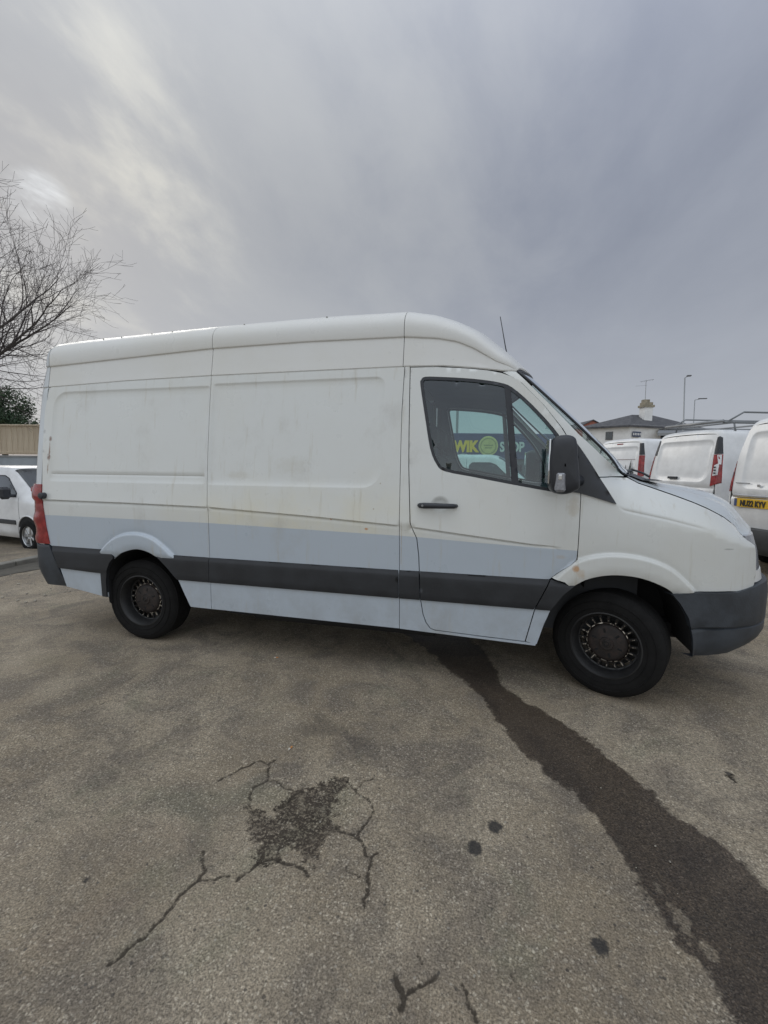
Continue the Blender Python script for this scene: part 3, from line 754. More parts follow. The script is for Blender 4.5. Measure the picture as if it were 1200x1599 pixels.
for s_ in (0, 1):
    m_ = MB(); rws = [[(x-.002, y+(.9925-y)*k, z) for k in (0.02, .3, .6, 1)] for x, y, z in last if y < .99]
    if s_: rws = [[(a, WID-b, c) for a, b, c in q] for q in rws]
    m_.grid(rws); m_.grid([[(a+.02, b, c) for a, b, c in q[-2:]] for q in rws]) 
    d_ = vlink(m_.build('rear_door', M['paint'], van, True, 40))
    yy = (lambda q: q) if not s_ else (lambda q: WID-q)
    b = MB(); b.box((-4.795, yy(.55), 1.85), (.012, .60, .55), bev=.01); q = b.build('rear_window', M['trim'], d_)
m_ = MB(); m_.box((-4.80, .93, 1.15), (.03, .06, .22), bev=.01); q = vlink(m_.build('rear_door_handle', M['trim'], van))
# tail lights: stacked lamps in a housing round the corner
for mir in (False, True):
    sec = [(q[0], q[1]) for q in [(float(Yv([-4.60], [z])[0]), z) for z in np.linspace(.80, 1.345, 23)]]
    rr = rear_rows(.17, 9, sec, -4.618, .010)
    pre = []
    for (x, y, z) in rr[0]:
        xe = np.interp(z, [.80, .95, 1.08, 1.16, 1.345], [-4.548, -4.575, -4.590, -4.606, -4.608]); pre.append((xe, y+.002, z))
    lum = lambda z: .018*max(0, math.sin((z-.79)*math.pi*2/.19))+.022*math.exp(-((z-1.27)/.035)**2)+.016*math.exp(-((z-.985)/.03)**2)
    rr = [[(x-lum(z)*.6*min(1, i/3), y-lum(z)*.35*(i > 0), z) for x, y, z in r_] for i, r_ in enumerate(rr)]
    rr = [[(a, b+.014, c) for a, b, c in pre], pre]+rr[0:]
    if mir: rr = [[(a, WID-b, c) for a, b, c in r_] for r_ in rr]
    m_ = MB(); m_.grid(rr)
    for e in (0, -1): 
        L = [r_[e] for r_ in rr]; m_.grid([L, [(x+.0, .14 if not mir else WID-.14, z) for x, y, z in L]])
    tl = vlink(m_.build('tail_light', M['red'], van, True, 50))
    b = MB(); yy = (lambda q: q) if not mir else (lambda q: WID-q)
    b.lathe([(0, .0), (.030, .004), (.036, .015), (.036, .05)], 20, 'X', (-4.825, yy(.10), 1.265)); tb = b.build('lamp_bulge', M['red'], tl, True, 50)
# rear bumper
for mir in (False, True):
    zz = [.425, .44, .47, .52, .58, .65, .72, .765, .785, .79]
    m_ = MB(); rws = []
    for z in zz:
        d = .085*max(0, (.60-z)/.17)**1.5 + (.012 if z > .786 else 0) ; xe = np.interp(z, [.425, .594, .79], [-4.40, -4.465, -4.550]); y0 = -.012+.35*d
        r_ = [(xe, .02, z), (xe, y0, z), (-4.60, y0, z)]
        for k in range(1, 9):
            a = math.pi/2*k/8; r_.append((-4.60-(.225-d)*math.sin(a)**(2/2.2), y0+.23*(1-math.cos(a)**(2/2.2)), z))
        r_.append((-4.835+d, .9965, z)); 
        if mir: r_ = [(a, WID-b, c) for a, b, c in r_]
        rws.append(r_)
    top = [(x+.03, min(max(y, .03), WID-.03), z) for x, y, z in rws[-1]]; m_.grid(rws+[top])
    vlink(m_.build('rear_bumper', M['bumper'], van, True, 50))
    b = MB(); yy = (lambda q: q) if not mir else (lambda q: WID-q)
    b.box((-3.975, yy(.14), .47), (.035, .22, .33), bev=.008, rot=Matrix.Rotation(R(-3), 3, 'Y')); vlink(b.build('mud_flap', M['tyre'], van))

# windscreen
def wsrow(t):
    x0 = -.655+t*(.062+.655); z0 = 2.138+t*(1.452-2.138); ye = float(Yv([x0-.012], [z0])[0])+.006
    B = .15+.01*t; out = []
    for k in range(33):
        y = ye+(WID-2*ye)*k/32; g_ = 1-abs((.9965-y)/(.9965-ye))**2; out.append((x0+B*g_, y, z0+.045*g_*(1-t)+.01*g_*t))
    return out
m_ = MB(); m_.grid([wsrow(t) for t in np.linspace(.0, 1, 12)]); ws = vlink(m_.build('windscreen', M['winglass'], van, True))
m_ = MB(); e = [wsrow(t) for t in np.linspace(-.01, 1.0, 30)]
for sg in (0, -1):
    pts = [r_[sg] for r_ in e]; m_.tube([(x-.004, y, z+.003) for x, y, z in pts], .008, 8)
m_.tube([(x, y, z+.002) for x, y, z in e[0]], .009, 8)
sl_ = m_.build('windscreen_seal', M['trim'], ws, True)
# wipers and scuttle
m_ = MB(); r1 = wsrow(1.0); r0 = wsrow(1.06)
m_.grid([[(x-.02, y, z+.0) for x, y, z in wsrow(.985)], [(x+.03, y, z-.002) for x, y, z in r1], [(x+.10, y, z-.03) for x, y, z in r1]])
vlink(m_.build('scuttle_panel', M['trim'], van, True))
for yb, ye in ((.42, .98), (1.05, 1.6)):
    m_ = MB(); g1 = np.array(wsrow(.975)); f_ = lambda y: tuple(np.array([np.interp(y, g1[:, 1], g1[:, 0])+.03, y, np.interp(y, g1[:, 1], g1[:, 2])+.004]))
    m_.tube([f_(yb), f_((yb+ye)/2), f_(ye)], .008, 6); a = f_((yb+ye)/2); m_.tube([(a[0]+.0, a[1], a[2]+.01), (a[0]+.05, a[1]-.10, a[2]-.015), (a[0]+.07, a[1]-.18, a[2]-.04)], .008, 6)
    vlink(m_.build('wiper', M['trim'], van, True))
# bonnet
def hoodrow(x0, dz=0):
    z0 = float(np.interp(x0, *zip(*HOODS)))+.003; ye = float(Yv([x0], [z0-.005])[0])+.004
    t = (x0-.06)/.66; B = .16+.075*sm(0, .7, t); Hh = .015+.070*sm(0, .8, t)-.02*sm(.85, 1, t); out = []
    for k in range(41):
        u = -1+2*k/40; s_ = abs(u); g_ = (1-s_**2.4)**(1/1.7); y = .9965+u*(.9965-ye)
        ridge = -.012*math.exp(-((s_-.72)/.05)**2)
        out.append((x0+B*(1-s_**2), y, z0+Hh*g_+ridge*sm(0, .3, t)*1.0+dz))
    return out
m_ = MB(); hr = [hoodrow(x) for x in xs(.064, .756, .026)]
lastr = hr[-1]; hr += [[(x+.014, y, z-.012) for x, y, z in lastr], [(x+.018, y, z-.04) for x, y, z in lastr], [(x+.018, y, min(z-.04, 1.085)) for x, y, z in lastr]]
m_.grid(hr); vlink(m_.build('bonnet', M['paint'], van, True, 50))
# front face patches from an angular sweep of the plan curve
def front(name, f0, f1, zs, lfun, mat, n=22, off=0., mirror=None, parent=None):
    m_ = MB(); rws = []
    for z in zs:
        L = lfun(z)+off; r_ = []
        a0 = f0(z) if callable(f0) else f0; a1 = f1(z) if callable(f1) else f1
        for k in range(n+1):
            u = a0+(a1-a0)*k/n; y = u; 
            s_ = abs(.9965-y)/.9965; s_ = min(s_, 1.); r_.append((L*(max(0, 1-s_**3.))**(1/3.), y-off*.3*(1 if y < .9965 else -1), z))
        rws.append(r_)
    m_.grid(rws)
    for sg in (0, -1): m_.grid([rws[sg], [(x-.05, y, z) for x, y, z in rws[sg]]])
    L = [r_[0] for r_ in rws]; m_.grid([[(x-.02, y+.03, z) for x, y, z in L], L]); L = [r_[-1] for r_ in rws]; m_.grid([L, [(x-.02, y-.03, z) for x, y, z in L]])
    if mirror: m_.v = [(a, WID-b, c) for a, b, c in m_.v]
    return m_.build(name, mat, parent or van, True, 45)
lf = lambda z: float(np.interp(z, [.79, .86, .97, 1.10, 1.15], [1.015, 1.000, .980, .935, .91]))
lfb = lambda z: 1.062-.10*max(0, (.50-z)/.15)**2.2-.020*sm(.70, .79, z)
for mir in (False, True):
    hl = vlink(front('headlight', .19, lambda z: np.interp(z, [.87, 1.1], [.42, .50]), np.linspace(.868, 1.088, 9), lambda z: lf(z)+.004, M['lens'], 10, mirror=mir))
    vlink(front('bumper_top_strip', .18, .9965, np.linspace(.796, .862, 4), lambda z: lf(z)+.010, M['roof'], 16, mirror=mir))
    # bumper flank from the arch to the corner then to the centre
    m_ = MB(); rws = []
    for z in [.350, .358, .38, .42, .47, .50, .522, .528, .536, .545, .60, .66, .70, .735, .750, .756]:
        x0 = float(np.interp(z, [.35, .48, .598, .66, .70, .735, .756], [.432, .418, .387, .352, .330, .307, .292])); tz = lambda x: (z-.018*sm(.45, .30, x)*sm(.66, .75, z)+.036*sm(.70, .86, x)*sm(.66, .75, z)); L = lfb(z); d = .02*max(0, (.42-z)/.07)
        gr = -.010 if .524 < z < .54 else 0; ov = -.014 if z < .53 else -.022
        r_ = [(x0, .05, tz(x0)), (x0, ov+d+.004, tz(x0))]
        zb = z if z > .48 else z
        for x in (.45, .52, .6, .67): r_.append((x, float(plan(np.array([x]), L)[0])+ov+d-gr, tz(x)+.012*max(0, (.42-z)/.07)*sm(.5, .9, x)))
        for k in range(1, 17):
            y = .11+(.9965-.11)*k/16; s_ = abs(.9965-y)/(.9965-ov); xq = L*(max(0, 1-s_**3))**(1/3)+gr; r_.append((xq, y, tz(xq)+.025*max(0, (.46-z)/.11)))
        rws.append(r_ if not mir else [(a, WID-b, c) for a, b, c in r_])
    top = [(x-.03, min(max(y+.03*(1 if y < .99 else -1), .03), WID-.03), z) for x, y, z in rws[-1]]
    bot = [(x-.05, min(max(y, .06), WID-.06), z+.004) for x, y, z in rws[0]]
    m_.grid([bot]+rws+[top]); vlink(m_.build('front_bumper', M['bumper'], van, True, 40))
    b = MB(); yy = (lambda q: q) if not mir else (lambda q: WID-q)
vlink(front('radiator_grille', .52, WID-.52, np.linspace(.868, 1.08, 5), lambda z: lf(z)-.02, M['trim'], 20))
for z in (.91, .96, 1.01): vlink(front('grille_bar', .53, WID-.53, [z-.008, z+.008], lambda q: lf(q)+.0, M['metal'], 16))
# underside; middle box set low, out of view, to block sunlight beneath the van
m_ = MB(); m_.box((-1.85, .9965, .34), (2.7, 1.26, .21)); m_.box((-2.05, .9965, .40), (5.2, 1.20, .12)); m_.box((-2.15, .9965, .345), (1.3, 1.90, .05)); m_.box((-4.35, .9965, .42), (.7, 1.6, .1)); m_.box((.45, .9965, .40), (.8, 1.3, .1))
m_.tube([(-3.665, .2, .33), (-3.665, 1.8, .33)], .06, 12); m_.tube([(0, .2, .33), (0, 1.8, .33)], .05, 12)
m_.box((-1.9, .30, .345), (1.5, .40, .16), bev=.03); m_.tube([(-1.2, 1.2, .30), (-3, 1.2, .30), (-4.5, 1.45, .34)], .04, 10)
vlink(m_.build('underbody', M['dark'], van))
# cargo lining so no light leaks, bulkhead, cab interior
m_ = MB(); m_.box((-3.0, .9965, 1.55), (3.1, 1.60, 1.20)); vlink(m_.build('bulkhead', M['cabin'], van))
m_ = MB(); m_.box((-.95, .9965, .60), (.95, 1.85, .10)); m_.box((.1, .9965, .93), (.6, 1.50, .22)); m_.box((-.13, .9965, .62), (.6, 1.5, .5)); vlink(m_.build('cab_floor', M['cabin_dark'], van))
m_ = MB(); hl_rows = []
for x in xs(-1.42, -.70, .12):
    z = min(2.17, gut(x)-.015); hl_rows.append([(x+.10*(1-abs(u)**2)*sm(-1.2, -.7, x), .9965+u*.80, z+.03*(1-u*u)-.05*abs(u)**8) for u in np.linspace(-1, 1, 13)])
m_.grid(hl_rows); vlink(m_.build('headlining', M['cabin'], van, True))
LIN = [(-1.375, 2.17), (-1.40, 1.2), (-1.35, .60), (-.50, .60), (-.30, .95), (-.10, 1.0), (.02, 1.40), (-.03, 1.45), (-.30, 1.70), (-.52, 1.92), (-.69, 2.10), (-.80, 2.12), (-1.0, 2.15)]
for mir in (False, True):
    vlink(panel('cab_trim', LIN, lambda x, z: ysb(z)+.16*sm(-.4, .0, x)+.02*(z < 1.3)+.115*sm(0, .26, x-np.interp(-z, [-b for a_, b in SEAM], [a_ for a_, b in SEAM]))*(z > 1.36), M['cabin'], van, holes=[inset(WIN, -.004)], off=.055, fl=.012, mirror=mir, band=False, step=.06))
m_ = MB()
for k in range(13):
    pass
rws = []
for x, z in ((-.18, 1.20), (-.20, 1.30), (-.14, 1.37), (.0, 1.40), (.15, 1.42), (.28, 1.42)):
    rws.append([(x+(.0 if x < 0 else .10)*(1-u*u), .9965+u*(.86-.12*sm(-.2, .2, x)), z+.035*math.exp(-((u+.45)/.25)**2)*(x < .1)) for u in np.linspace(-1, 1, 25)])
rws = [[(x, y, .70) for x, y, z in rws[0]]]+rws
m_.grid(rws); vlink(m_.build('dashboard', M['cabin_dark'], van, True, 50))
m_ = MB(); c = Vector((-.42, .52, 1.28)); ax = Vector((-.55, 0, .83)).normalized(); a_ = Vector((0, 1, 0)); b_ = ax.cross(a_)
m_.tube([c+(a_*math.cos(t)+b_*math.sin(t))*.20 for t in np.linspace(0, 2*math.pi, 33)], .014, 8, False)
m_.tube([c-ax*.02-a_*.19, c-ax*.03, c-ax*.02+a_*.19], .018, 6); m_.tube([c-ax*.02, c-ax*.03-b_*.0+b_*.19], .016, 6); m_.tube([c-ax*.01, c-ax*.30], .035, 10)
vlink(m_.build('steering_wheel', M['cabin_dark'], van, True))
for sy, sw in ((.52, .50), (1.30, .86)):
    st = bpy.data.objects.new('seat', None); COL.objects.link(st); st.parent = van; st.location = (-VX, -VY, 0)
    b = MB(); b.box((-.95, sy, .92), (.52, sw, .16), bev=.05); b.build('seat_cushion', M['cabin_dark'], st)
    b = MB(); b.box((-1.20, sy, 1.28), (.14, sw*.96, .66), bev=.055, rot=Matrix.Rotation(R(-12), 3, 'Y')); b.build('seat_back', M['cabin_dark'], st)
    for hy in ((sy,) if sw < .6 else (sy-.22, sy+.22)):
        b = MB(); b.box((-1.27, hy, 1.74), (.09, .25, .19), bev=.04); b.tube([(-1.26, hy-.06, 1.55), (-1.27, hy-.06, 1.70)], .007); b.tube([(-1.26, hy+.06, 1.55), (-1.27, hy+.06, 1.70)], .007); b.build('headrest', M['cabin_dark'], st)
# mirrors
for mir in (False, True):
    yy = (lambda q: q) if not mir else (lambda q: WID-q)
    SAIL = [(-.335, 1.352), (-.262, 1.342), (-.19, 1.322), (-.046, 1.279), (-.065, 1.312), (-.17, 1.487), (-.246, 1.60), (-.300, 1.675), (-.315, 1.66), (-.30, 1.52)]
    o = vlink(panel('mirror_base', SAIL, lambda x, z: Yv(x, z)-.012+0*x, M['trim'], van, fl=.03, mirror=mir, band=False, step=.03))
    m_ = MB(); rws = []
    # outline of the housing in x,z, lofted along y with rounding
    OUT = spline([(-.452, 1.36), (-.470, 1.42), (-.478, 1.53), (-.470, 1.64), (-.445, 1.677), (-.40, 1.690), (-.355, 1.684), (-.330, 1.655), (-.318, 1.56), (-.304, 1.44), (-.302, 1.385), (-.335, 1.358), (-.39, 1.343)], 3, True)
    cx, cz = -.392, 1.515
    for y_, s_ in ((-.055, .05), (-.055, .80), (-.070, .92), (-.10, .985), (-.15, 1.0), (-.20, 1.0), (-.235, .985), (-.258, .94), (-.272, .84), (-.279, .6), (-.281, .05)):
        rws.append([(cx+(a-cx)*s_, yy(y_), cz+(b-cz)*(s_*.9+.1 if s_ > .1 else s_)) for a, b in OUT+OUT[:1]])
    m_.grid(rws); mo = vlink(m_.build('wing_mirror', M['trim'], van, True, 60))
    b = MB(); b.box((-.473, yy(-.165), 1.535), (.012, .17, .26), bev=.004); b.build('mirror_glass', M['mirror'], mo)
    b = MB(); b.tube([(-.37, yy(-.07), 1.42), (-.31, yy(-.02), 1.42), (-.26, yy(.02), 1.42)], .035, 10); b.build('mirror_arm', M['trim'], mo, True); b = MB(); b.tube([(-.37, yy(-.07), 1.58), (-.33, yy(-.03), 1.575), (-.29, yy(.02), 1.57)], .022, 10); b.build('mirror_arm', M['trim'], mo, True)
    b = MB(); b.box((-.412, yy(-.262), 1.418), (.062, .050, .118), bev=.014); b.build('indicator_lens', M['lens'], mo)
    b = MB(); b.box((-.416, yy(-.285), 1.445), (.026, .012, .035), bev=.006); b.build('indicator_bulb', M['chrome'], mo)
# aerial
m_ = MB(); m_.tube([(-.70, .62, 2.22), (-.70, .62, 2.255)], .018, 10); m_.tube([(-.70, .62, 2.25), (-.74, .62, 2.42), (-.785, .62, 2.64)], [.005, .004, .003], 6)
vlink(m_.build('aerial', M['trim'], van, True))

# wheels
def wheel_meshes():
    T = [(.205, -.085), (.212, -.112), (.235, -.118), (.27, -.122), (.305, -.118), (.330, -.104), (.3425, -.085)]
    tread = []
    for y in np.linspace(-.078, .078, 13):
        g_ = abs(((y+.078)/.039) % 1 - .5) < .001
        tread += [(.3465, y-.006), (.3465, y+.004)] if True else []
        tread += [(.3385, y+.0045), (.3385, y+.0065)] if abs(round((y+.078)/.013)) % 3 == 1 else []
    back = [(r_, -h) for r_, h in T[::-1]]
    a = MB(); a.lathe(T+tread+back, 72)
    for i in range(48):   # fine ribs on the sidewall
        t = 2*math.pi*i/48; rot = Matrix.Rotation(-t, 3, 'Y')
    for rr_ in (.248, .296): a.lathe([(rr_-.003, -.119), (rr_, -.1245), (rr_+.003, -.119)], 72)
    r_ = MB()
    r_.lathe([(.222, -.100), (.220, -.116), (.212, -.118), (.206, -.108), (.196, -.092), (.190, -.060), (.186, -.030), (.178, -.026)], 64)
    r_.lathe([(.206, .10), (.190, .04), (.186, -.03)], 48)
    r_.lathe([(.0, -.020), (.118, -.020), (.130, -.034), (.135, -.034)], 48)
    r_.lathe([(.18, .06), (.0, .06)], 24)
    sp = MB()
    for i in range(20):
        t = 2*math.pi*i/20; rot = Matrix.Rotation(-t, 3, 'Y')
        r_.box(rot @ Vector((.157, -.026, 0)), (.048, .012, .016), rot=rot)
        sp.box(rot @ Vector((.150, -.036, .0)), (.034, .009, .0045), rot=rot)
    sp.lathe([(.133, -.036), (.132, -.040), (.128, -.041), (.125, -.036)], 64)
    c_ = MB()
    c_.lathe([(0, -.075), (.022, -.075), (.026, -.070), (.040, -.070), (.044, -.064), (.060, -.060), (.098, -.058), (.115, -.053), (.123, -.044), (.124, -.034)], 56)
    for i in range(6):
        t = 2*math.pi*(i+.0)/6; rot = Matrix.Rotation(-t, 3, 'Y')
        c_.mat(1).box(rot @ Vector((.082, -.0585, 0)), (.030, .006, .014), rot=rot, bev=.004)
    c_.lathe([(.012, -.0755), (.014, -.079), (.017, -.0755)], 24)
    return a, r_, sp, c_
wm = wheel_meshes()
protos = None
for (x, y, st, flip) in ((0, .175, -25, 0), (-3.665, .165, 0, 0), (0, WID-.175, -22, 1), (-3.665, WID-.165, 0, 1)):
    wh = bpy.data.objects.new('wheel', None); COL.objects.link(wh); wh.parent = van
    wh.location = (x-VX, y-VY, .345); wh.rotation_euler = (0, R(17 if x == 0 else 40), R(st)+(math.pi if flip else 0))
    wh.rotation_mode = 'ZYX' if False else 'XYZ'
    if protos is None:
        protos = [wm[0].build('tyre', M['tyre'], wh, True, 35), wm[1].build('rim', M['rim'], wh, True, 35), wm[2].build('rim_edge', M['worn'], wh), wm[3].build('hub_cap', [M['cap'], M['dark']], wh, True, 35)]
    else:
        for p in protos:
            q = p.copy(); q.parent = wh; COL.objects.link(q)
# ------------------------------------------------------------------ background vehicles
M['white2'] = simple('white_car_paint', (.74, .75, .76), .38, var=.14, scale=2.5, coat=.3)
M['silver'] = simple('silver_car_paint', (.38, .39, .40), .35, .3, var=.05, coat=.5)
M['plate'] = simple('yellow_number_plate', (.72, .45, .03), .4, var=.05)
M['ink'] = simple('black_lettering', (.03, .028, .025), .6, var=.05)
M['darkglass'] = glass('dark_vehicle_glass', (.30, .33, .34), 1.3)
M['alloy'] = simple('alloy_wheel', (.45, .46, .47), .35, .8)
M['blackp'] = simple('bumper_black', (.035, .038, .042), .55, var=.2)
SC = [(.80, .22), (.865, .32), (.885, .45), (.90, .62), (.905, .80), (.902, .95), (.895, 1.08), (.875, 1.22), (.845, 1.38), (.812, 1.54), (.785, 1.66), (.765, 1.73), (.735, 1.778), (.68, 1.808), (.58, 1.824), (.40, 1.834), (.20, 1.838), (0, 1.84)]
SD = [(-a, b) for a, b in spline(SC, 3)]          # right half, from sill to roof centre
wz = lambda z: np.interp(z, [b for a, b in SD], [-a for a, b in SD])
KX = [(0, 1), (2.45, 1.0), (2.62, .97), (2.80, .86), (3.38, .20), (3.55, .13), (3.95, .02), (4.12, -.10)]
NX = [(0, 1), (3.5, 1), (3.9, .97), (4.08, .90), (4.16, .80)]
kx = lambda x: float(np.interp(x, *zip(*KX))); nxx = lambda x: float(np.interp(x, *zip(*NX)))
def car_sec(x, H, d=0., lift=0.):
    k = kx(x)*(H-1.0)/.84; n_ = nxx(x); out = []
    for y, z in SD:
        zz = z if z < .95 else .95+(z-.95)*(k if z > 1.0 else k)
        if kx(x) < 0: zz = min(z, .95)+(min(0, kx(x)))*(z-.22)*.5*(z > .5)
        out.append((y*n_, zz))
    if d > 0:
        o2 = []
        for i, (y, z) in enumerate(out):
            a = out[max(i-1, 0)]; b = out[min(i+1, len(out)-1)]; t = Vector((b[0]-a[0], b[1]-a[1]))
            t = t.normalized() if t.length > 1e-6 else Vector((0, 1)); nn = Vector((-t.y, t.x))
            if nn.x > 0: nn = -nn
            if i > len(out)-3: nn = Vector((0, 1))
            o2.append((min(y-nn.x*d, 0), z-nn.y*d))
        out = o2
    return out
def rear_x(y, z, H):
    y = np.asarray(y, float); z = np.asarray(z, float)
    return .16*np.clip((z-1.0)/(H-1.0), 0, 1.1)**1.6 + .05*(np.abs(y)/.9)**2.5 + .02*sm(.75, .55, z)
def full(sec): return sec+[(-y, z) for y, z in sec[::-1][1:]]
def wheel_small():
    a = MB(); a.lathe([(.185, -.07), (.21, -.095), (.25, -.10), (.285, -.092), (.305, -.07), (.307, 0), (.305, .07), (.285, .092), (.21, .095), (.185, .07)], 40)
    b = MB(); b.lathe([(.20, -.088), (.19, -.075), (.18, .05)], 32); b.lathe([(0, -.05), (.05, -.052), (.055, -.03)], 16)
    for i in range(7):
        t = 2*math.pi*i/7; rot = Matrix.Rotation(-t, 3, 'Y'); b.box(rot @ Vector((.115, -.055, 0)), (.15, .02, .045), rot=rot, bev=.008)
    return a, b
wsm = wheel_small(); wsm_t = None
def small_van(name, label, loc, rz, H, mat, style, group=None):
    global wsm_t
    root = empty(name, loc, rz, label=label, cat='van', group=group)
    xsn = [.16, .3, .6, 1.0, 1.6, 2.2, 2.45, 2.54, 2.62, 2.7, 2.8, 2.95, 3.1, 3.25, 3.38, 3.46, 3.55, 3.7, 3.85, 3.95, 4.03, 4.08, 4.12, 4.15, 4.16]
    rows = []; r0 = .075
    for i in range(8):
        a = math.pi/2*i/7; d = r0*math.cos(a)*.999; ins = r0*(1-math.sin(a)); sec = full(car_sec(0, H, ins))
        rows.append([(float(rear_x(y, z, H))+r0-d, y, z) for y, z in sec])
    for x in (.22, .34, .5):
        sec = full(car_sec(0, H)); rows.append([(float(rear_x(y, z, H))*(1-(x-.15)/.35)+x*1. if x < .5 else x, y, z) for y, z in sec])
    rows += [[(x, y, z) for y, z in full(car_sec(x, H))] for x in xsn if x > .55]
    end = rows[-1]; rows.append([(4.17, y*.92, .6+(z-.6)*.9) for _, y, z in end]); rows.append([(4.17, y*.0, .6) for _, y, z in end])
    m_ = MB(); m_.grid([r_[::-1] for r_ in rows]); m_.build('body', mat, root, True, 40)
    # wheel arches (dark discs just proud, with lips) and wheels
    for s_ in (-1, 1):
        for x in (.78, 3.36):
            b = MB(); L = []
            for k in range(25):
                t = math.pi*k/24; L.append((x+.375*math.cos(t), .34+.36*math.sin(t)))
            L += [(x-.375, .24), (x+.375, .24)]
            rws = [[(a, s_*(float(wz(c))+o), c) for a, c in L] for o in (.004,)]+[[(a, s_*.62, c) for a, c in L]]
            b.add([(a, s_*(float(wz(c))+.004), c) for a, c in L], [tuple(range(len(L)))]); ob = b.build('wheel_arch', M['dark'], root)
            b = MB(); b.tube([(a, s_*(float(wz(c))+.006), c) for a, c in L[:25]], .013, 6); b.build('arch_lip', mat, ob, True)
            wh = bpy.data.objects.new('wheel', None); COL.objects.link(wh); wh.parent = root; wh.location = (x, s_*.83, .30)
            wh.rotation_euler = (0, rng.random()*6, 0 if s_ < 0 else math.pi)
            if wsm_t is None: wsm_t = [wsm[0].build('tyre', M['tyre'], wh, True, 35), wsm[1].build('rim', M['alloy'], wh, True, 35)]
            else:
                for p in wsm_t: q = p.copy(); q.parent = wh; COL.objects.link(q)
    ysd = lambda x, z: float(wz(.95+(z-.95)/max(kx(x)*(H-1)/.84, .05) if z > .95 else z))*nxx(x)
    # side windows of the cab
    for s_ in (-1, 1):
        poly = [(1.98, 1.12), (1.98, 1.50), (2.05, 1.58), (2.50, 1.58), (2.64, 1.52), (2.98, 1.16), (3.00, 1.08), (2.60, 1.06)]
        poly = [(a, 1+(b-1)*(H-1)/.84) for a, b in poly]
        V, T, _ = fill(poly, (), .09, (), .08); v = [(a, s_*(ysd(a, c)+.006), c) for a, c in V]
        tv = [tuple(t) if s_ < 0 else tuple(t)[::-1] for t in T]
        gl = mesh('door_window', v, tv, M['darkglass'], root, True)
        V, T, _ = fill([(a+(.0), b) for a, b in poly], (), .09, (), .08)
        mesh('door_window_backing', [(a, s_*(ysd(a, c)+.003), c) for a, c in V], tv if len(T) == len(tv) else [tuple(t) for t in T], M['cabin_dark'], gl, True)
        b = MB(); P_ = [(a, s_*(ysd(a, c)+.007), c) for a, c in poly+poly[:1]]; b.tube(P_, .012, 6); b.build('window_seal', M['trim'], gl, True)
        b = MB()   # door shut lines
        for ln in ([(1.90, .32), (1.90, 1.60)], [(3.08, .62), (3.08, 1.05)]):
            b = MB()
            for k in range(12):
                z0 = ln[0][1]+(ln[1][1]-ln[0][1])*k/12; z1 = ln[0][1]+(ln[1][1]-ln[0][1])*(k+1)/12
                b.add([(ln[0][0], s_*(ysd(ln[0][0], z0)+.002), z0), (ln[0][0]+.008, s_*(ysd(ln[0][0], z0)+.002), z0), (ln[0][0]+.008, s_*(ysd(ln[0][0], z1)+.002), z1), (ln[0][0], s_*(ysd(ln[0][0], z1)+.002), z1)], [(0, 1, 2, 3)])
            b.build('door_gap', M['dark'], root)
        b = MB(); b.box((2.06, s_*(ysd(2.06, .95)+.012), .95), (.16, .025, .03), bev=.01); b.build('door_handle', M['trim'] if style != 'left' else mat, root)
        b = MB(); b.box((2.1, s_*(ysd(2.1, .55)+.01), .55), (1.7, .022, .09), bev=.01); b.build('side_moulding', M['blackp'], root)
        b = MB(); b.box((2.93, s_*1.04, 1.14), (.10, .20, .24), bev=.05); b.tube([(2.95, s_*.86, 1.08), (2.95, s_*1.0, 1.09)], .03, 8); b.build('door_mirror', M['trim'], root)
    # windscreen
    rw = []
    for x in np.linspace(2.70, 3.40, 8):
        sec = [q for q in full(car_sec(x, H))]; n_ = len(sec); P_ = np.array(sec); keep_ = [(y, z) for (y, z), (y0, z0) in zip(sec, full([(a, b) for a, b in SD])) if abs(y0) < .742]
        rw.append([(x+.010, y*.99, z+.010) for y, z in keep_])
    m_ = MB(); m_.grid([r_[::-1] for r_ in rw]); wsn = m_.build('windscreen', M['darkglass'], root, True)
    m_ = MB(); m_.grid([[(x-.006, y, z-.006) for x, y, z in r_[::-1]] for r_ in rw]); m_.build('windscreen_backing', M['cabin_dark'], wsn, True)
    m_ = MB(); m_.box((4.17, 0, .48), (.10, 1.50, .22), bev=.04); m_.build('front_bumper', M['blackp'], root)
    for s_ in (-1, 1):
        m_ = MB(); m_.box((4.03, s_*.66, .78), (.16, .26, .20), bev=.05); m_.build('headlight', M['lens'], root)
    # rear: pressed panel lines, lamps, bumper, doors
    def rp(nm, poly, off, mt, holes=(), feats=(), fl=.01, fn=None, par=None, step=.05, sm_=True):
        V, T, loops = fill(poly, holes, step, feats, .04)
        g_ = (lambda y, z: rear_x(y, z, H)+0*y) if fn is None else fn
        v = [(c-off, a, b) for (a, b), c in zip(V, g_(V[:, 0], V[:, 1]))]; f = [tuple(t)[::-1] for t in T]
        for L in loops:
            La = np.array(L); gl_ = g_(La[:, 0], La[:, 1]); n = len(L); o = len(v)
            v += [(c-off, a, b) for (a, b), c in zip(L, gl_)]+[(c-off+fl, a, b) for (a, b), c in zip(L, gl_)]
            for i in range(n): j = (i+1) % n; f.append((o+i, o+n+i, o+n+j, o+j))
        return mesh(nm, v, f, mt, par or root, sm_)
    sec_in = [(y, z) for y, z in full(car_sec(0, H, .072)) if z > .50]
    W_ = lambda z: float(np.interp(z, [q[1] for q in sec_in[:len(sec_in)//2]], [-q[0] for q in sec_in[:len(sec_in)//2]]))
    zt = H-.10
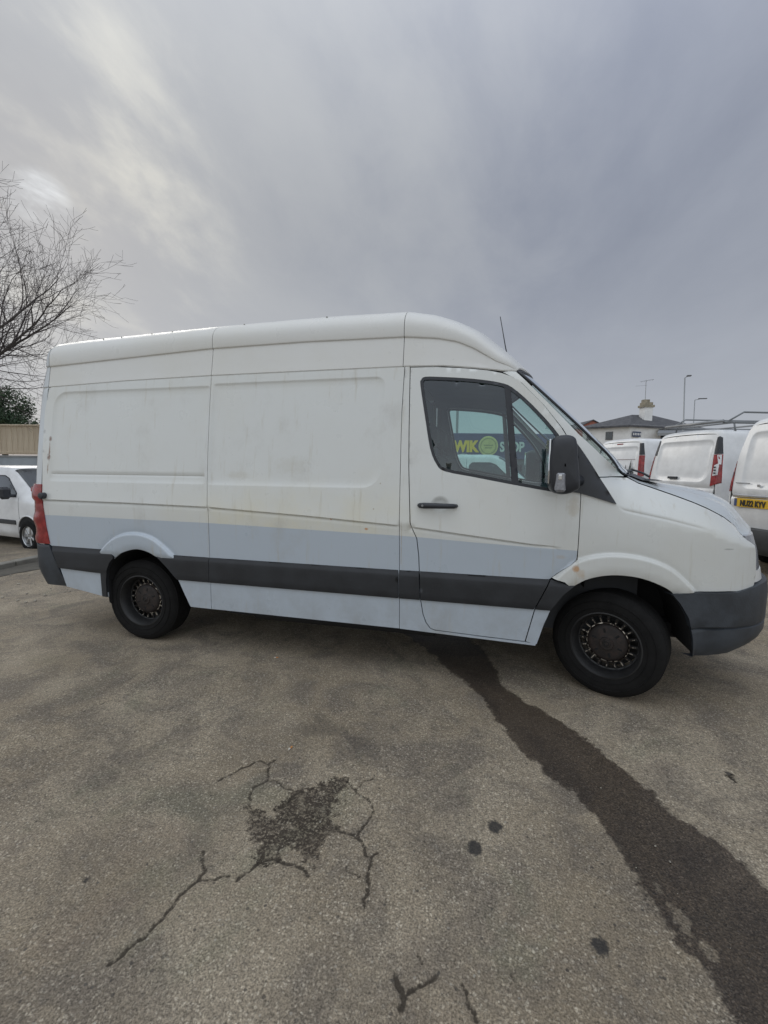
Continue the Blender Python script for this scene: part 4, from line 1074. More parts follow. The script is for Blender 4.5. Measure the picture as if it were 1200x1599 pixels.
    def doorpoly(y0, y1):
        zz = np.linspace(.50, zt-.06, 14); out = []
        left = [(max(y0, -W_(z)-.03) if y0 < 0 and y0 < -.3 else y0, z) for z in zz]; right = [(min(y1, W_(z)+.03) if y1 > .3 else y1, z) for z in zz]
        top = [(y, zt+.02*(1-(y/.7)**2)) for y in np.linspace(left[-1][0]+.04, right[-1][0]-.04, 8)]
        return right[::-1][::-1]+top[::-1]+left[::-1]
    def rel(polyrec):
        def f_(y, z):
            P_ = np.column_stack([np.ravel(y), np.ravel(z)]); s2 = sdf(P_, polyrec)
            lo_ = .014*np.exp(-((P_[:, 1]-.985)/.022)**2)-.012*np.exp(-((P_[:, 1]-.91)/.035)**2)
            return rear_x(P_[:, 0], P_[:, 1], H)+.020*sm(.004, -.03, s2)+lo_
        return f_
    # rear closing face
    rec1 = rrect(-.64, 1.06, .64, zt-.10, (.16, .16, .10, .10))
    if style == 'tailgate' or style == 'left' or style == 'single':
        rec = rrect(-.66, 1.09, .66, zt-.09, (.20, .20, .12, .12)); feats = [(rec+rec[:1], [-.03, -.015, 0, .008]), ([(-.8, .985), (.8, .985)], [-.03, -.015, 0, .015, .03])]
        tg = rp('tailgate', doorpoly(-.80, .80), .002, mat, (), feats, .02, rel(rec), step=.05)
        doors = [tg]
    else:
        doors = []
        for a, b, rc in ((-.80, -.006, rrect(-.66, 1.09, -.06, zt-.09, (.12, .05, .05, .10))), (.006, .80, rrect(.06, 1.09, .66, zt-.09, (.05, .12, .10, .05)))):
            feats = [(rc+rc[:1], [-.03, -.015, 0, .008]), ([(a+.02, .985), (b-.02, .985)], [-.03, -.015, 0, .015, .03])]
            doors.append(rp('rear_door', doorpoly(a, b), .002, mat, (), feats, .02, rel(rc), step=.05))
    # back closing plate behind doors
    rp('door_surround', [(y, z) for y, z in full(car_sec(0, H, .065)) if z > .3][::-1], -.03, M['dark'], (), (), .002)
    b = MB(); rws = []
    for z, o in ((.24, .02), (.28, -.02), (.34, -.05), (.50, -.06), (.56, -.05), (.58, -.0)):
        rws.append([(o+.07*(abs(y)/.9)**4+(.0 if abs(y) < .9 else 0), y, z) for y in np.linspace(-.90, .90, 25)])
    rws2 = [[(.30, .905*np.sign(r_[0][1]), r_[0][2])]+r_+[(.30, .905*np.sign(r_[-1][1]), r_[-1][2])] for r_ in rws]
    b.grid([r_[::-1] for r_ in rws2]); b.build('rear_bumper', M['blackp'] if style != 'single' else M['blackp'], root, True, 40)
    for s_ in (-1, 1):
        if style == 'single':
            P_ = [(.165, 1.02), (.006, 1.08), (.006, 1.57), (.125, 1.57)]; drk = [(.122, 1.58), (.006, 1.58), (.02, 1.86), (.05, 1.885), (.085, 1.87), (.10, 1.80)]
        elif style == 'tailgate':
            P_ = [(.125, 1.12), (.006, 1.14), (.006, 1.62), (.11, 1.62)]; drk = [(.11, 1.63), (.006, 1.63), (.03, 1.90), (.12, 1.90)]
        else:
            P_ = [(.09, 1.04), (.02, 1.03), (.008, 1.14), (.008, 1.30), (.012, 1.45), (.045, 1.45), (.085, 1.20)]; drk = None
        WQ = lambda z: wz(np.where(np.asarray(z) > .95, .95+(np.asarray(z)-.95)/((H-1)/.84), z))
        conv = lambda q: [(float(WQ(c))-a, c) for a, c in resample(q, .06)]
        P_ = conv([(a*(.6 if s_ > 0 and style == 'single' else 1), c) for a, c in P_]); drk = conv(drk) if drk else None
        def fn(y, z):
            y = np.asarray(y, float); z = np.asarray(z, float); wv = WQ(z)
            e_ = np.clip((np.abs(y)-(wv-.075))/.075, 0, 1); return rear_x(np.abs(y), z, H)+.075*(1-np.sqrt(1-np.minimum(e_, .995)**2))
        if style == 'single' or style == 'tailgate':
            # tall lamp wrapped round the corner: rear part and side part
            def lamp(nm, q, mt, par=root):
                o1 = rp(nm, [(s_*a, c) for a, c in (q if s_ > 0 else q[::-1])], .012, mt, (), (), .02, fn, par, step=.03)
                return o1
            lt = lamp('tail_light', P_, M['red'])
            z0, z1 = P_[0][1], P_[2][1]
            if style == 'single' and s_ < 0:
                b = lamp('clear_lens', conv([(.125, 1.20), (.04, 1.22), (.03, 1.42), (.10, 1.38)]), M['white2'], lt)
                b.location = (-.004, 0, 0)
                for kz in (1.25, 1.30, 1.35):
                    yk = float(WQ(kz))-.078; bb = MB(); bb.box((float(fn(yk, kz))-.026, s_*yk, kz), (.01, .045, .026), bev=.004); bb.build('lamp_symbol', M['trim'], lt)
                rp('white_sticker', [(s_*a, c) for a, c in conv([(.035, 1.40), (.01, 1.40), (.01, 1.56), (.06, 1.56)])][::s_], .015, M['white2'], (), (), .002, fn, lt, step=.03)
            lamp('corner_glass', drk, M['trim'])
        else:
            lt = rp('tail_light', [(s_*a, c) for a, c in (P_ if s_ > 0 else P_[::-1])], .012, M['red'], (), (), .02, fn, step=.03)
            q = conv([(.07, 1.22), (.012, 1.24), (.012, 1.31), (.06, 1.29)]); rp('clear_lens', [(s_*a, c) for a, c in (q if s_ > 0 else q[::-1])], .014, M['lens'], (), (), .004, fn, lt, step=.03)
    rx = lambda y, z: float(rear_x(y, z, H))
    def rbox(nm, y, z, d, mt, par, bev=.008, off=.012): 
        bb = MB(); bb.box((rx(y, z)-off, y, z), d, bev=bev); return bb.build(nm, mt, par)
    if style == 'twin':
        ld = doors[1]
        rbox('door_handle', .10, 1.22, (.03, .20, .035), M['trim'], doors[1])
        rbox('plate_lamp_bar', .43, .985, (.03, .62, .045), M['chrome'], ld, .012)
        rbox('badge', .36, 1.13, (.012, .05, .035), M['chrome'], ld)
        rbox('badge_lettering', .62, 1.155, (.006, .22, .012), M['metal'], ld, .002)
        pl_ = rbox('number_plate', .43, .895, (.010, .53, .115), M['plate'], ld, .004, .016)
        b = MB(); b.box((rx(.43, .895)-.022, .43+.245, .895), (.004, .04, .10)); b.build('plate_band', simple('plate_blue', (.05, .08, .2), .4), pl_)
        text('NU22 KYV', pl_, 'plate_lettering', (rx(.43, .895)-.0225, .415, .854), .108, M['ink'], (90, 0, -90), .74, .003, ax=.006)
    if style == 'single':
        rbox('door_handle', .12, 1.15, (.035, .24, .045), M['trim'], doors[0]); rbox('badge', -.12, .90, (.012, .16, .055), M['chrome'], doors[0], .02)
        rbox('badge_lettering', .60, .99, (.006, .22, .014), M['metal'], doors[0], .002)
    if style == 'tailgate':
        bb = MB(); bb.box((rx(0, H-.13)-.0, 0, H-.115), (.02, .22, .03), bev=.008); bb.build('brake_light', M['red'], root)
        for i, (y, z0, h_, w_) in enumerate(((-.50, 1.08, .40, .16), (-.36, 1.08, .30, .13), (-.60, 1.08, .26, .10))):
            b = MB(); 
            for lv in range(5):
                za = z0+.04+(h_-.04)*lv/5; zb = za+h_*.30; ww = w_*(1-lv/5.6)/2
                b.add([(rx(y, za)-.006, y-ww, za), (rx(y, za)-.006, y+ww, za), (rx(y, zb)-.008, y, zb)], [(0, 2, 1)])
            b.add([(rx(y, z0)-.006, y-.008, z0), (rx(y, z0)-.006, y+.008, z0), (rx(y, z0)-.006, y+.008, z0+.06), (rx(y, z0)-.006, y-.008, z0+.06)], [(0, 3, 2, 1)])
            b.build('tree_graphic', simple('tree_print', (.06, .075, .075), .6), doors[0])
        b = MB(); rd = simple('bike_print', (.16, .06, .05), .6)
        f_ = lambda y, z: (rx(y, z)-.008+.014, y, z)
        for cy in (.46, .10): b.tube([f_(cy+.13*math.cos(t), 1.24+.13*math.sin(t)) for t in np.linspace(0, 6.283, 25)], .007, 4, False)
        for a, c in (((.46, 1.24), (.36, 1.44)), ((.36, 1.44), (.16, 1.42)), ((.16, 1.42), (.10, 1.24)), ((.46, 1.24), (.28, 1.23)), ((.28, 1.23), (.38, 1.40)), ((.28, 1.23), (.17, 1.42)), ((.16, 1.42), (.14, 1.48)), ((.36, 1.44), (.40, 1.48))): b.tube([f_(*a), f_(*c)], .006, 4)
        b.build('bicycle_graphic', rd, doors[0])
        b = MB(); b.tube([f_(y, 1.09+.02*math.sin(y*22)) for y in np.linspace(-.62, .6, 30)], .006, 4); b.tube([f_(y, 1.53) for y in np.linspace(-.6, .6, 8)], .005, 4); b.build('line_graphic', rd, doors[0])
    return root
def text(s, parent, name, loc, size, mt, rot, sx=1., off=0., ax=.01, label=None):
    cu = bpy.data.curves.new('lettering', 'FONT'); cu.body = s; cu.size = size; cu.offset = off; cu.extrude = ax; cu.align_x = 'CENTER'
    o = bpy.data.objects.new('lettering', cu); COL.objects.link(o); bpy.context.view_layer.update()
    me = bpy.data.meshes.new_from_object(o.evaluated_get(bpy.context.evaluated_depsgraph_get())); bpy.data.objects.remove(o)
    me.materials.clear(); me.materials.append(mt)
    q = bpy.data.objects.new(name, me); COL.objects.link(q); q.parent = parent; q.location = loc; q.rotation_euler = tuple(R(a) for a in rot); q.scale = (sx, 1, 1)
    return q
GP = 'white vans parked in a row behind the big van'
small_van('parked_van', 'white van at the right edge with yellow rear number plate and slim red lights', (2.61, 3.40, .16), R(18), 2.02, M['white2'], 'twin', GP)
v2 = small_van('parked_van', 'white windowless van with tall dark and red rear lights, under the roof rack', (2.545, 6.585, .18), R(20), 2.02, M['white2'], 'single', GP)
small_van('parked_van', 'white van with bicycle and pine tree graphics on its back', (2.0, 9.04, .18), R(24), 2.02, M['white2'], 'tailgate', GP)
small_van('parked_van', 'small white van parked by the fence at the left edge, facing right', (-12.75, 5.05, -.22), R(-10), 1.68, M['white2'], 'left')
small_van('parked_van', 'white van seen through the cab windows of the big van', (-3.4, 9.6, .1), R(-4), 1.74, M['white2'], 'left')
# roof rack on the second van
b_r = empty('roof_rack', (2.545, 6.585, .18), R(20), label='grey metal ladder rack with raised rear hoop on the white van roof', cat='roof rack')
zr = 2.02+.02
for s_ in (-1, 1):
    b = MB(); b.tube([(.25, s_*.66, zr+.09), (3.0, s_*.66, zr+.09)], .020, 8); b.build('side_rail', M['steelgrey'], b_r, True)
for x in (.45, 1.3, 2.1):
    b = MB(); b.tube([(x, -.70, zr-.06), (x, -.66, zr+.09), (x, .66, zr+.09), (x, .70, zr-.06)], .016, 8); b.build('cross_bar', M['steelgrey'], b_r, True)
b = MB(); b.tube([(.30, -.66, zr+.09), (.62, -.66, zr+.27), (2.9, -.66, zr+.27), (3.05, -.66, zr+.09)], .016, 8); b.build('upper_rail', M['steelgrey'], b_r, True)
b = MB(); b.tube([(.30, .66, zr+.09), (.62, .66, zr+.27), (2.9, .66, zr+.27), (3.05, .66, zr+.09)], .016, 8); b.build('upper_rail', M['steelgrey'], b_r, True)
b = MB(); b.tube([(.22, -.68, zr+.11), (.22, .68, zr+.11)], .030, 10); b.build('loading_roller', M['metal'], b_r, True)
b = MB(); b.tube([(1.3, -.66, zr+.09), (1.3, -.66, zr+.27)], .02, 6); b.build('rack_post', M['steelgrey'], b_r, True)

# ------------------------------------------------------------------ buildings
def wallmat(name, a, b_, sc=1.2):
    t = NT(name); n = t.noise(sc, 6, .65, t.pos()); c = t.mix(t.rng(n, .35, .7), a, b_)
    t.bsdf(c, .85, 0, t.bump(t.noise(30, 3, .6, t.pos()), .2, .01)); return t.m
M['render'] = wallmat('white_render', (.84, .84, .83), (.72, .72, .71))
def rooftile():
    t = NT('slate_roof'); p = t.pos(); sx = t.n('ShaderNodeSeparateXYZ'); t.put(sx.inputs[0], p)
    st = t.math('FRACT', t.math('MULTIPLY', sx.outputs[2], 6.)); n = t.noise(2.5, 6, .7, p)
    c = t.mix(t.rng(n, .35, .65), (.060, .062, .070), (.105, .105, .112)); c = t.mix(t.rng(st, .0, .18, .6, 0), c, (.03, .03, .034))
    t.bsdf(c, .8, 0, t.bump(st, .4, .03)); return t.m
M['rooft'] = rooftile()
def brickmat():
    t = NT('red_brick'); b = t.n('ShaderNodeTexBrick'); t.put(b.inputs['Vector'], t.obj()); b.inputs['Scale'].default_value = 4.5
    mp_ = t.n('ShaderNodeMapping'); mp_.inputs['Rotation'].default_value = (R(90), 0, 0); t.put(mp_.inputs[0], t.obj()); t.put(b.inputs['Vector'], mp_.outputs[0])
    b.inputs['Color1'].default_value = (.30, .085, .06, 1); b.inputs['Color2'].default_value = (.38, .12, .085, 1); b.inputs['Mortar'].default_value = (.30, .22, .18, 1)
    t.bsdf(b.outputs[0], .85); return t.m
M['brick'] = brickmat(); M['stone'] = wallmat('chimney_stone', (.36, .32, .24), (.20, .18, .14), 2.5)
M['frame'] = simple('window_frame', (.12, .12, .13), .5); M['pane'] = glass('house_glass', (.25, .27, .3), 1.5)
# white house with hipped roof
ho = empty('house', (13.0, 50.8, 0), R(0), label='white rendered house with dark hipped roof beyond the parked vans', cat='house')
def hp(x, y, z): return (x-13.0, y-50.8, z)
cA, cB, cC, cD = (9.9, 52.3), (13.0, 50.9), (22.2, 57.0), (18.5, 64.0)
b = MB(); 
foot = [(8.6, 53.4), cB, cC, (17.5, 63.5)]; ze = 6.25
b.add([hp(x, y, -1) for x, y in foot]+[hp(x, y, ze) for x, y in foot], [(0, 1, 5, 4), (1, 2, 6, 5), (2, 3, 7, 6), (3, 0, 4, 7)]); b.build('wall', M['render'], ho)
b = MB(); cxy = np.mean(foot, 0); ev = [tuple(cxy+(np.array(p)-cxy)*1.09) for p in foot]
r1_ = (14.2, 55.4, 7.75); r2_ = (17.4, 59.2, 8.05)
v = [hp(x, y, ze-.12) for x, y in ev]+[hp(*r1_), hp(*r2_)]
b.add(v, [(0, 1, 4), (1, 2, 5, 4), (2, 3, 5), (3, 0, 4, 5)]); b.add([hp(x, y, ze-.12) for x, y in ev]+[hp(x, y, ze-.30) for x, y in ev], [(0, 4, 5, 1), (1, 5, 6, 2), (2, 6, 7, 3), (3, 7, 4, 0)]); rf = b.build('roof', M['rooft'], ho)
b = MB(); c_ = (15.7, 55.6); b.box(hp(c_[0], c_[1], 7.8), (1.0, .95, 1.6), R(20)); ch = b.build('chimney', M['render'], rf)
b = MB(); b.box(hp(c_[0], c_[1], 8.68), (1.3, 1.15, .25), R(20)); b.box(hp(c_[0], c_[1], 8.95), (1.0, .9, .35), R(20)); b.box(hp(c_[0]-.1, c_[1], 9.25), (.7, .6, .4), R(8)); b.build('chimney_stack', M['stone'], rf)
def wall_uv(a, b2, t, z): return (a[0]+(b2[0]-a[0])*t, a[1]+(b2[1]-a[1])*t, z)
def hwin(a, b2, t, z, w_, h_, par):
    ang = math.atan2(b2[1]-a[1], b2[0]-a[0]); p = Vector(hp(*wall_uv(a, b2, t, z))); nn = Vector((math.sin(ang), -math.cos(ang), 0))
    bb = MB(); bb.box(p+nn*.01, (w_, .10, h_), ang); o_ = bb.build('window', M['frame'], par)
    for s_ in (-1, 1):
        bb = MB(); bb.box(p+nn*.07+Vector((math.cos(ang), math.sin(ang), 0))*s_*w_*.24, (w_*.40, .02, h_*.84), ang); bb.build('pane', M['darkglass'], o_)
hwin(foot[0], cB, .58, 5.1, .75, .9, ho); hwin(cB, cC, .45, 5.0, 1.0, 1.0, ho); hwin(foot[0], cB, .15, 5.1, .5, .8, ho)
b = MB(); b.box(hp(13.7, 51.15, 5.2), (1.1, .1, .55), R(33)); sg = b.build('wall_sign', simple('dark_sign', (.05, .07, .13), .6), ho)
b = MB(); 
for k in range(5): b.box(hp(13.32+.19*k, 50.83+.123*k, 5.2), (.11, .02, .26), R(33))
b.build('sign_lettering', M['render'], sg)
# lower roof wing to the right
b = MB(); b.add([hp(15.6, 50.8, 5.3), hp(21.5, 53.5, 5.5), hp(22.0, 57.0, 6.1), hp(16.8, 54.2, 6.1), hp(15.6, 50.8, 5.0), hp(21.5, 53.5, 5.2)], [(0, 1, 2, 3), (0, 4, 5, 1)]); b.build('canopy_roof', M['metal'], ho)
# aerial on the chimney
ae = empty('tv_aerial', (15.55, 55.6, 9.3), label='thin television aerial standing on the white house chimney', cat='aerial')
b = MB(); b.tube([(0, 0, 0), (-.05, 0, 2.4)], .03, 6); b.build('mast', M['metal'], ae)
b = MB(); b.tube([(-.65, 0, 2.25), (.75, 0, 2.45)], .02, 5); b.build('boom', M['metal'], ae)
for k in range(5):
    b = MB(); x = -.5+k*.28; b.tube([(x, -.25, 2.27+x*.14), (x, .25, 2.27+x*.14)], .012, 4); b.build('element', M['metal'], ae)
b = MB(); b.tube([(-1.1, 0, 1.75), (.1, 0, 1.8)], .012, 5); b.build('cross_arm', M['metal'], ae)
# brick gable house
gh = empty('house', (13.8, 76, 0), R(12), label='red brick house gable with dark roof behind the white house', cat='house'); gh.scale = (1.15, 1, 1.02)
b = MB(); b.add([(-2.4, 0, -1), (2.4, 0, -1), (2.4, 0, 7.6), (0, 0, 8.95), (-2.4, 0, 7.6), (-2.4, 9, -1), (2.4, 9, -1), (2.4, 9, 7.6), (0, 9, 8.95), (-2.4, 9, 7.6)], [(0, 1, 2, 3, 4), (5, 9, 8, 7, 6), (0, 4, 9, 5), (1, 6, 7, 2)]); b.build('wall', M['brick'], gh)
for s_ in (-1, 1):
    b = MB(); b.add([(0, -.25, 9.12), (s_*2.65, -.25, 7.60), (s_*2.65, 9.2, 7.60), (0, 9.2, 9.12), (0, -.25, 8.98), (s_*2.65, -.25, 7.46), (s_*2.65, 9.2, 7.46), (0, 9.2, 8.98)], [(0, 1, 2, 3), (4, 5, 6, 7), (0, 4, 5, 1), (1, 5, 6, 2)]); b.build('roof', M['rooft'], gh)
# low shop with the painted fascia, seen through the cab
sh = empty('shop', (-.9, 15.9, 0), math.atan2(1.22, 4.78), label='low shop with dark blue fascia sign, seen through the cab windows', cat='shop')
b = MB(); b.box((0, 3.1, 1.1), (5.2, 6, 2.6)); b.build('wall', wallmat('shop_wall', (.22, .25, .27), (.16, .18, .2)), sh)
b = MB(); b.box((0, -.06, 2.34), (5.3, .22, 1.04), bev=.02); fa = b.build('fascia', simple('navy_fascia', (.022, .045, .13), .5), sh)
yel = simple('yellow_lettering', (.88, .62, .02), .5, var=.05); whi = simple('pale_lettering', (.62, .70, .66), .5, var=.05)
text('KWIK', fa, 'fascia_lettering', (-1.42, -.19, 2.13), .60, yel, (90, 0, 0), .82, .034, .01)
text('STOP', fa, 'fascia_lettering', (.62, -.19, 2.14), .54, whi, (90, 0, 0), .76, .018, .01)
b = MB(); b.lathe([(0, -.20), (.38, -.20), (.40, -.18), (.40, -.16)], 40, 'Y', (-.34, 0, 2.35)); em = b.build('fascia_emblem', simple('pale_yellow_disc', (.62, .60, .22), .5), fa)
b = MB(); b.lathe([(.29, -.201), (.30, -.207), (.32, -.207), (.33, -.201)], 40, 'Y', (-.34, 0, 2.35)); b.box((-.34, -.205, 2.28), (.30, .01, .05), bev=.004); b.box((-.34, -.205, 2.38), (.38, .01, .05), bev=.004); b.build('emblem_ring', simple('olive_ring', (.30, .34, .12), .5), em)
b = MB(); b.tube([(-2.2+.1*k, -.19, 1.99+.03*math.sin(k*.9)) for k in range(12)], .016, 5); b.build('underline', whi, fa)
for k in range(4):
    b = MB(); b.box((-1.9+1.25*k, .05, .9), (1.1, .08, 1.5)); wv = b.build('shop_window', M['frame'], sh); b = MB(); b.box((-1.9+1.25*k, -.0, .9), (1.0, .03, 1.38)); b.build('pane', M['darkglass'], wv)
# posts
def lamp(loc, h, arm, lean, label, dirx=1):
    o = empty('street_lamp', loc, 0, label=label, cat='street lamp', group='street lamps beyond the vans')
    b = MB(); b.tube([(0, 0, -1), (0, 0, 1.2), (lean*.2, 0, 1.3), (lean, 0, h)], [.10, .10, .065, .045], 8); b.build('pole', M['metal'], o, True)
    b = MB(); b.tube([(lean, 0, h), (lean+arm*.6, 0, h+.12)], .03, 6); b.build('arm', M['metal'], o, True)
    b = MB(); b.box((lean+arm*.8, 0, h+.14), (abs(arm)*.9, .22, .10), bev=.03); b.build('lamp_head', M['frame'], o)
lamp((13.55, 37.4, 0), 8.6, .35, -.38, 'taller grey street lamp with short head, left of the two')
lamp((20.6, 55, 0), 9.2, .95, -.2, 'shorter looking street lamp with long flat arm, right of the two')
po = empty('telegraph_post', (-2.6, 17.2, 0), label='grey post standing above the shop fascia seen through the cab window', cat='post'); b = MB(); b.tube([(0, 0, 0), (0, 0, 5.0)], .055, 8); b.build('pole', M['metal'], po)
# terrain right up to the fence: wall, fence
fd = Vector((1.08, .27, 0)).normalized(); fn_ = Vector((fd.y, -fd.x, 0)); fang = math.atan2(fd.y, fd.x)
f0 = Vector((-16.05, 7.75, 0))
wl_ = empty('retaining_wall', (f0.x, f0.y, 0), fang, label='pale blue-grey painted wall below the wooden fence', cat='wall')
b = MB(); b.box((-1, .12, .60), (16, .22, 2.2)); b.build('wall', wallmat('pale_wall', (.42, .47, .52), (.34, .38, .42)), wl_); b = MB(); b.box((-1, .12, 1.725), (16.1, .30, .05), bev=.01); b.build('coping', wallmat('coping', (.40, .41, .42), (.3, .3, .3)), wl_)
def woodmat():
    t = NT('weathered_fence_wood'); n = t.noise(3, 5, .6, None, (6, 6, .5)); 
    rn = t.n('ShaderNodeObjectInfo').outputs['Random']
    c = t.mix(t.rng(n, .3, .7), (.52, .43, .32), (.66, .57, .44)); c = t.mix(t.math('MULTIPLY', rn, .35), c, (.42, .34, .25))
    t.bsdf(c, .85, 0, t.bump(n, .3, .01)); return t.m
M['wood'] = woodmat()
fe = empty('wooden_fence', (f0.x, f0.y, 1.75), fang, label='brown close-board wooden fence on the wall at the left edge', cat='fence')
bb = MB(); bb.box((0, 0, 0), (.168, .022, .88), bev=.004); board = None
for k in range(58):
    x = -5.2+k*.176
    if board is None: board = bb.build('board', M['wood'], fe); q = board
    else: q = board.copy(); COL.objects.link(q); q.parent = fe
    q.location = (x, rng.uniform(-.004, .004), .48+rng.uniform(-.006, .006)); q.rotation_euler = (0, R(rng.uniform(-.25, .25)), 0)
for k in range(6):
    b = MB(); b.box((-4.6+k*1.85+.45, -.05, .40), (.10, .09, 1.22), bev=.01); b.build('post', M['wood'], fe)
for z, d in ((.945, .05), (.07, .08)):
    b = MB(); b.box((-.3, -.02, z), (10.6, .07, d), bev=.01); b.build('rail', M['wood'], fe)
# ------------------------------------------------------------------ trees
M['bark'] = simple('bark', (.085, .075, .068), .9, var=.3, scale=4)
M['twig'] = simple('twig', (.10, .085, .085), .9, var=.2)
def bare_tree(base, seed):
    r_ = random.Random(seed); L = MB(); T = MB()
    def grow(mb, p, d, ln, r0, lev, bend):
        n = max(4, int(ln/.20)); pts = [p.copy()]; rad = [r0]; q = p.copy(); dd = d.copy(); kids = []
        for i in range(n):
            t = (i+1)/n
            dd = (dd+Vector((r_.gauss(0, .10), r_.gauss(0, .10), r_.gauss(0, .07)+bend*(.4+1.4*t))) ).normalized()
            q = q+dd*ln/n; pts.append(q.copy()); rad.append(max(.0030, r0*(1-.85*t))); kids.append((q.copy(), dd.copy(), rad[-1], t))
        mb.tube(pts, rad, 6 if lev < 2 else (4 if lev < 3 else 3), False)
        if lev >= 5: return
        step = {0: 1, 1: 1, 2: 1, 3: 2, 4: 2}[lev]
        for i, (q, d_, rr, t) in enumerate(kids):
            if t < (.25 if lev else .3) or i % step: continue
            nk = 1 if lev < 3 else (1 if r_.random() < .62 else 0)
            if lev == 1 and r_.random() < .45: nk = 2
            for _ in range(nk):
                side = d_.orthogonal().normalized(); side.rotate(Matrix.Rotation(r_.uniform(0, 6.28), 3, d_))
                a = r_.uniform(.5, 1.15); nd = (d_*math.cos(a)+side*math.sin(a)).normalized()
                ln2 = ln*r_.uniform(.34, .58)*(1.1-.5*t)
                if ln2 < .16: continue
                grow(T if lev >= 1 else L, q, nd, ln2, rr*r_.uniform(.42, .6), lev+1, r_.uniform(-.01, .085))
    root = empty('bare_tree', base, label='leafless tree with fine dark twigs reaching in from the left edge', cat='tree')
    t_ = MB(); t_.tube([(0, 0, -1.0), (.02, 0, 1.2), (.08, .05, 2.4), (.1, .1, 3.2)], [.24, .19, .16, .14], 12); t_.build('trunk', M['bark'], root, True)
    dirs = [((1, .35, .22), 5.0, 3.0), ((.95, .1, .40), 5.6, 2.8), ((.9, .2, .85), 5.9, 2.9), ((.8, -.1, 1.1), 5.9, 3.1), ((1, .05, .62), 5.2, 2.0), ((.9, -.35, .95), 5.0, 2.5), ((.85, .45, 1.0), 5.2, 2.7), ((.55, 0, 1.1), 5.4, 3.0), ((1, .2, .30), 5.4, 2.6), ((1, -.25, .18), 5.0, 2.9), ((.1, .2, 1), 5.2, 3.2), ((-.7, .1, .8), 4, 2.8), ((.0, -.8, .8), 3.6, 2.6), ((-.2, .9, .7), 3.6, 2.6), ((.75, .1, .75), 5.4, 2.3)]
    for d, ln, z in dirs: grow(L, Vector((.06, .03, z)), Vector(d).normalized(), ln, .062, 1, .022)
    L.build('limbs', M['bark'], root, True); T.build('twigs', M['twig'], root)
    props([o for o in root.children if o.name.startswith('twigs')][0], kind='stuff')
bare_tree((-15.5, 4.55, .2), 11)
def leafmat(name, a, b_):
    t = NT(name); rn = t.noise(1.1, 3, .6, t.pos()); n2_ = t.noise(14, 2, .6, t.pos())
    c = t.mix(t.rng(rn, .35, .65), a, b_); c = t.mix(t.rng(n2_, .3, .7, 0, .5), c, tuple(q*.55 for q in a))
    t.bsdf(c, .7, 0, None, 0, .3); return t.m
def evergreen(name, loc, rx_, rz_, h, label, seed, n=9000):
    root = empty(name, loc, label=label, cat='tree'); g_ = np.random.default_rng(seed)
    b = MB(); b.tube([(0, 0, -.2), (.05, 0, h*.5), (0, 0, h*.85)], [.18, .12, .04], 8); b.build('trunk', M['bark'], root)
    cl_ = g_.normal(0, 1, (60, 3)); cl_ /= np.linalg.norm(cl_, axis=1)[:, None]; cl_ *= g_.uniform(.25, .95, (60, 1)); cl_ *= [rx_, rx_, rz_]; cl_[:, 2] += h-rz_
    v = []; f = []
    C_ = cl_[g_.integers(0, 60, n)]; o_ = g_.normal(0, 1, (n, 3)); o_ /= np.linalg.norm(o_, axis=1)[:, None]; o_ *= (g_.uniform(0, 1, (n, 1))**.45)*rx_*.30
    P_ = C_+o_; A_ = g_.normal(0, 1, (n, 3)); A_ /= np.linalg.norm(A_, axis=1)[:, None]; B_ = np.cross(A_, g_.normal(0, 1, (n, 3))); B_ /= np.linalg.norm(B_, axis=1)[:, None]
    s_ = g_.uniform(.04, .085, (n, 1)); Vv = np.stack([P_-A_*s_, P_+B_*s_*.5, P_+A_*s_, P_-B_*s_*.5], 1).reshape(-1, 3)
    mesh('crown', Vv, np.arange(n*4).reshape(-1, 4), leafmat('evergreen_leaf', (.050, .085, .050), (.085, .125, .065)), root)
evergreen('evergreen_tree', (-26.9, 15.5, 0), 1.75, 1.9, 5.6, 'dense dark evergreen tree behind the wooden fence', 3, 14000)
evergreen('evergreen_tree', (-25.4, 17.6, 0), 1.2, 1.5, 5.0, 'smaller evergreen tree top beside the rear corner of the big van', 4, 8000)
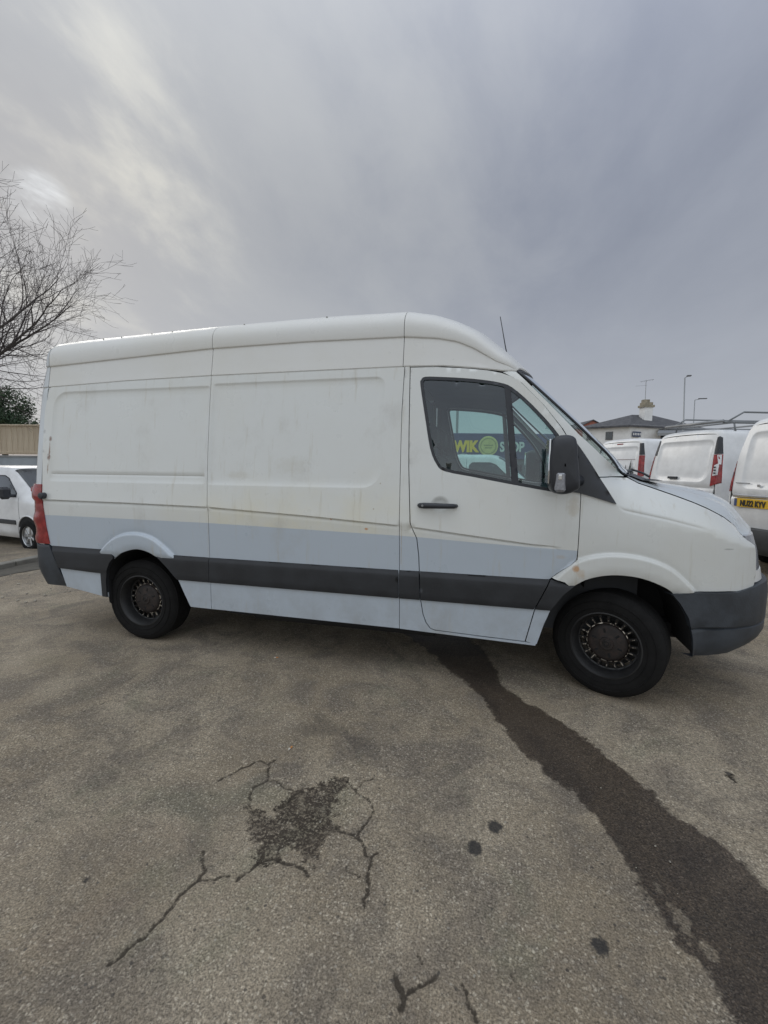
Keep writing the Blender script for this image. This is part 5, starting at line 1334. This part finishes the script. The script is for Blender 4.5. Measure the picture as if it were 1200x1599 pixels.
# ------------------------------------------------------------------ ground details at the left and small litter
ks = empty('kerb', (-8.15, 3.2, float(ground_z(np.array([-8.15]), 0)[0])), R(3), label='low concrete kerb strip crossing the yard behind the van', cat='kerb')
M['conc'] = wallmat('old_concrete', (.24, .23, .20), (.15, .14, .12), 3)
for k in range(7):
    b = MB(); b.box((0, -2.4+k*.92, .03), (.16, .90, .10), bev=.012); b.build('kerb_stone', M['conc'], ks)
m_ = MB(); rws = []
for y in np.linspace(-.6, 6.2, 30):
    rws.append([(x+.05*math.sin(y*3+x), y, float(ground_z(np.array([x]), 0)[0])+.005) for x in np.linspace(-8.0+.1*math.sin(y*2.3), -7.30+.12*math.sin(y*3.1), 6)])
m_.grid([r_ for r_ in rws]); md = m_.build('mud_strip', wallmat('dark_mud', (.085, .078, .062), (.05, .046, .038), 4)); props(md, kind='structure')
v = []; f = []
m_ = MB()
for k in range(260):
    x = rng.uniform(-7.4, -5.6) if k < 120 else rng.uniform(-3, 1.6); y = rng.uniform(.3, 3.2) if k < 120 else rng.uniform(-1.9, .0); s_ = rng.uniform(.006, .022) if k < 120 else rng.uniform(.002, .006)
    m_.box((x, y, float(ground_z(np.array([x]), 0)[0])+s_*.3), (s_*1.6, s_*1.2, s_*.8), rng.uniform(0, 3), bev=s_*.3)
gv = m_.build('gravel', wallmat('loose_stone', (.36, .33, .27), (.22, .2, .17), 9)); props(gv, kind='stuff')
def butt(x, y, a, label):
    o = empty('cigarette_end', (x, y, .0065), R(a), label=label, cat='litter')
    b = MB(); b.tube([(-.016, 0, 0), (-.004, .0, .0)], .0042, 8); b.build('paper', simple('paper', (.65, .62, .55), .8), o)
    b = MB(); b.tube([(-.004, 0, 0), (.014, .001, 0)], .0043, 8); b.build('filter', simple('orange_filter', (.55, .24, .07), .8), o)
butt(-1.781, -.970, 75, 'orange cigarette end above the cracked patch of tarmac'); butt(-2.391, .025, 20, 'cigarette end lying near the shadow below the van side')
def scrap(x, y, s_, c, label, nm='litter_scrap'):
    b = MB(); b.add([(-s_, -s_*.5, .002), (s_*.2, -s_*.7, .004), (s_, .1*s_, .009), (.1*s_, s_*.6, .003), (-.3*s_, s_*.2, .012), (-s_, -s_*.5, .0035), (s_*.2, -s_*.7, .0055), (s_, .1*s_, .0105), (.1*s_, s_*.6, .0045), (-.3*s_, s_*.2, .0135)], [(0, 1, 4), (1, 2, 4), (2, 3, 4), (3, 0, 4), (5, 9, 6), (6, 9, 7), (7, 9, 8), (8, 9, 5)])
    o = b.build(nm, simple('scrap', c, .7)); o.location = (x, y, .004); o.rotation_euler = (0, 0, x*7); props(o, label, 'litter')
scrap(.642, 1.03, .03, (.7, .68, .62), 'pale scrap of paper under the front bumper'); scrap(.39, -.60, .022, (.06, .05, .04), 'dark dead leaf on the tarmac right of the wet streak', 'dead_leaf')
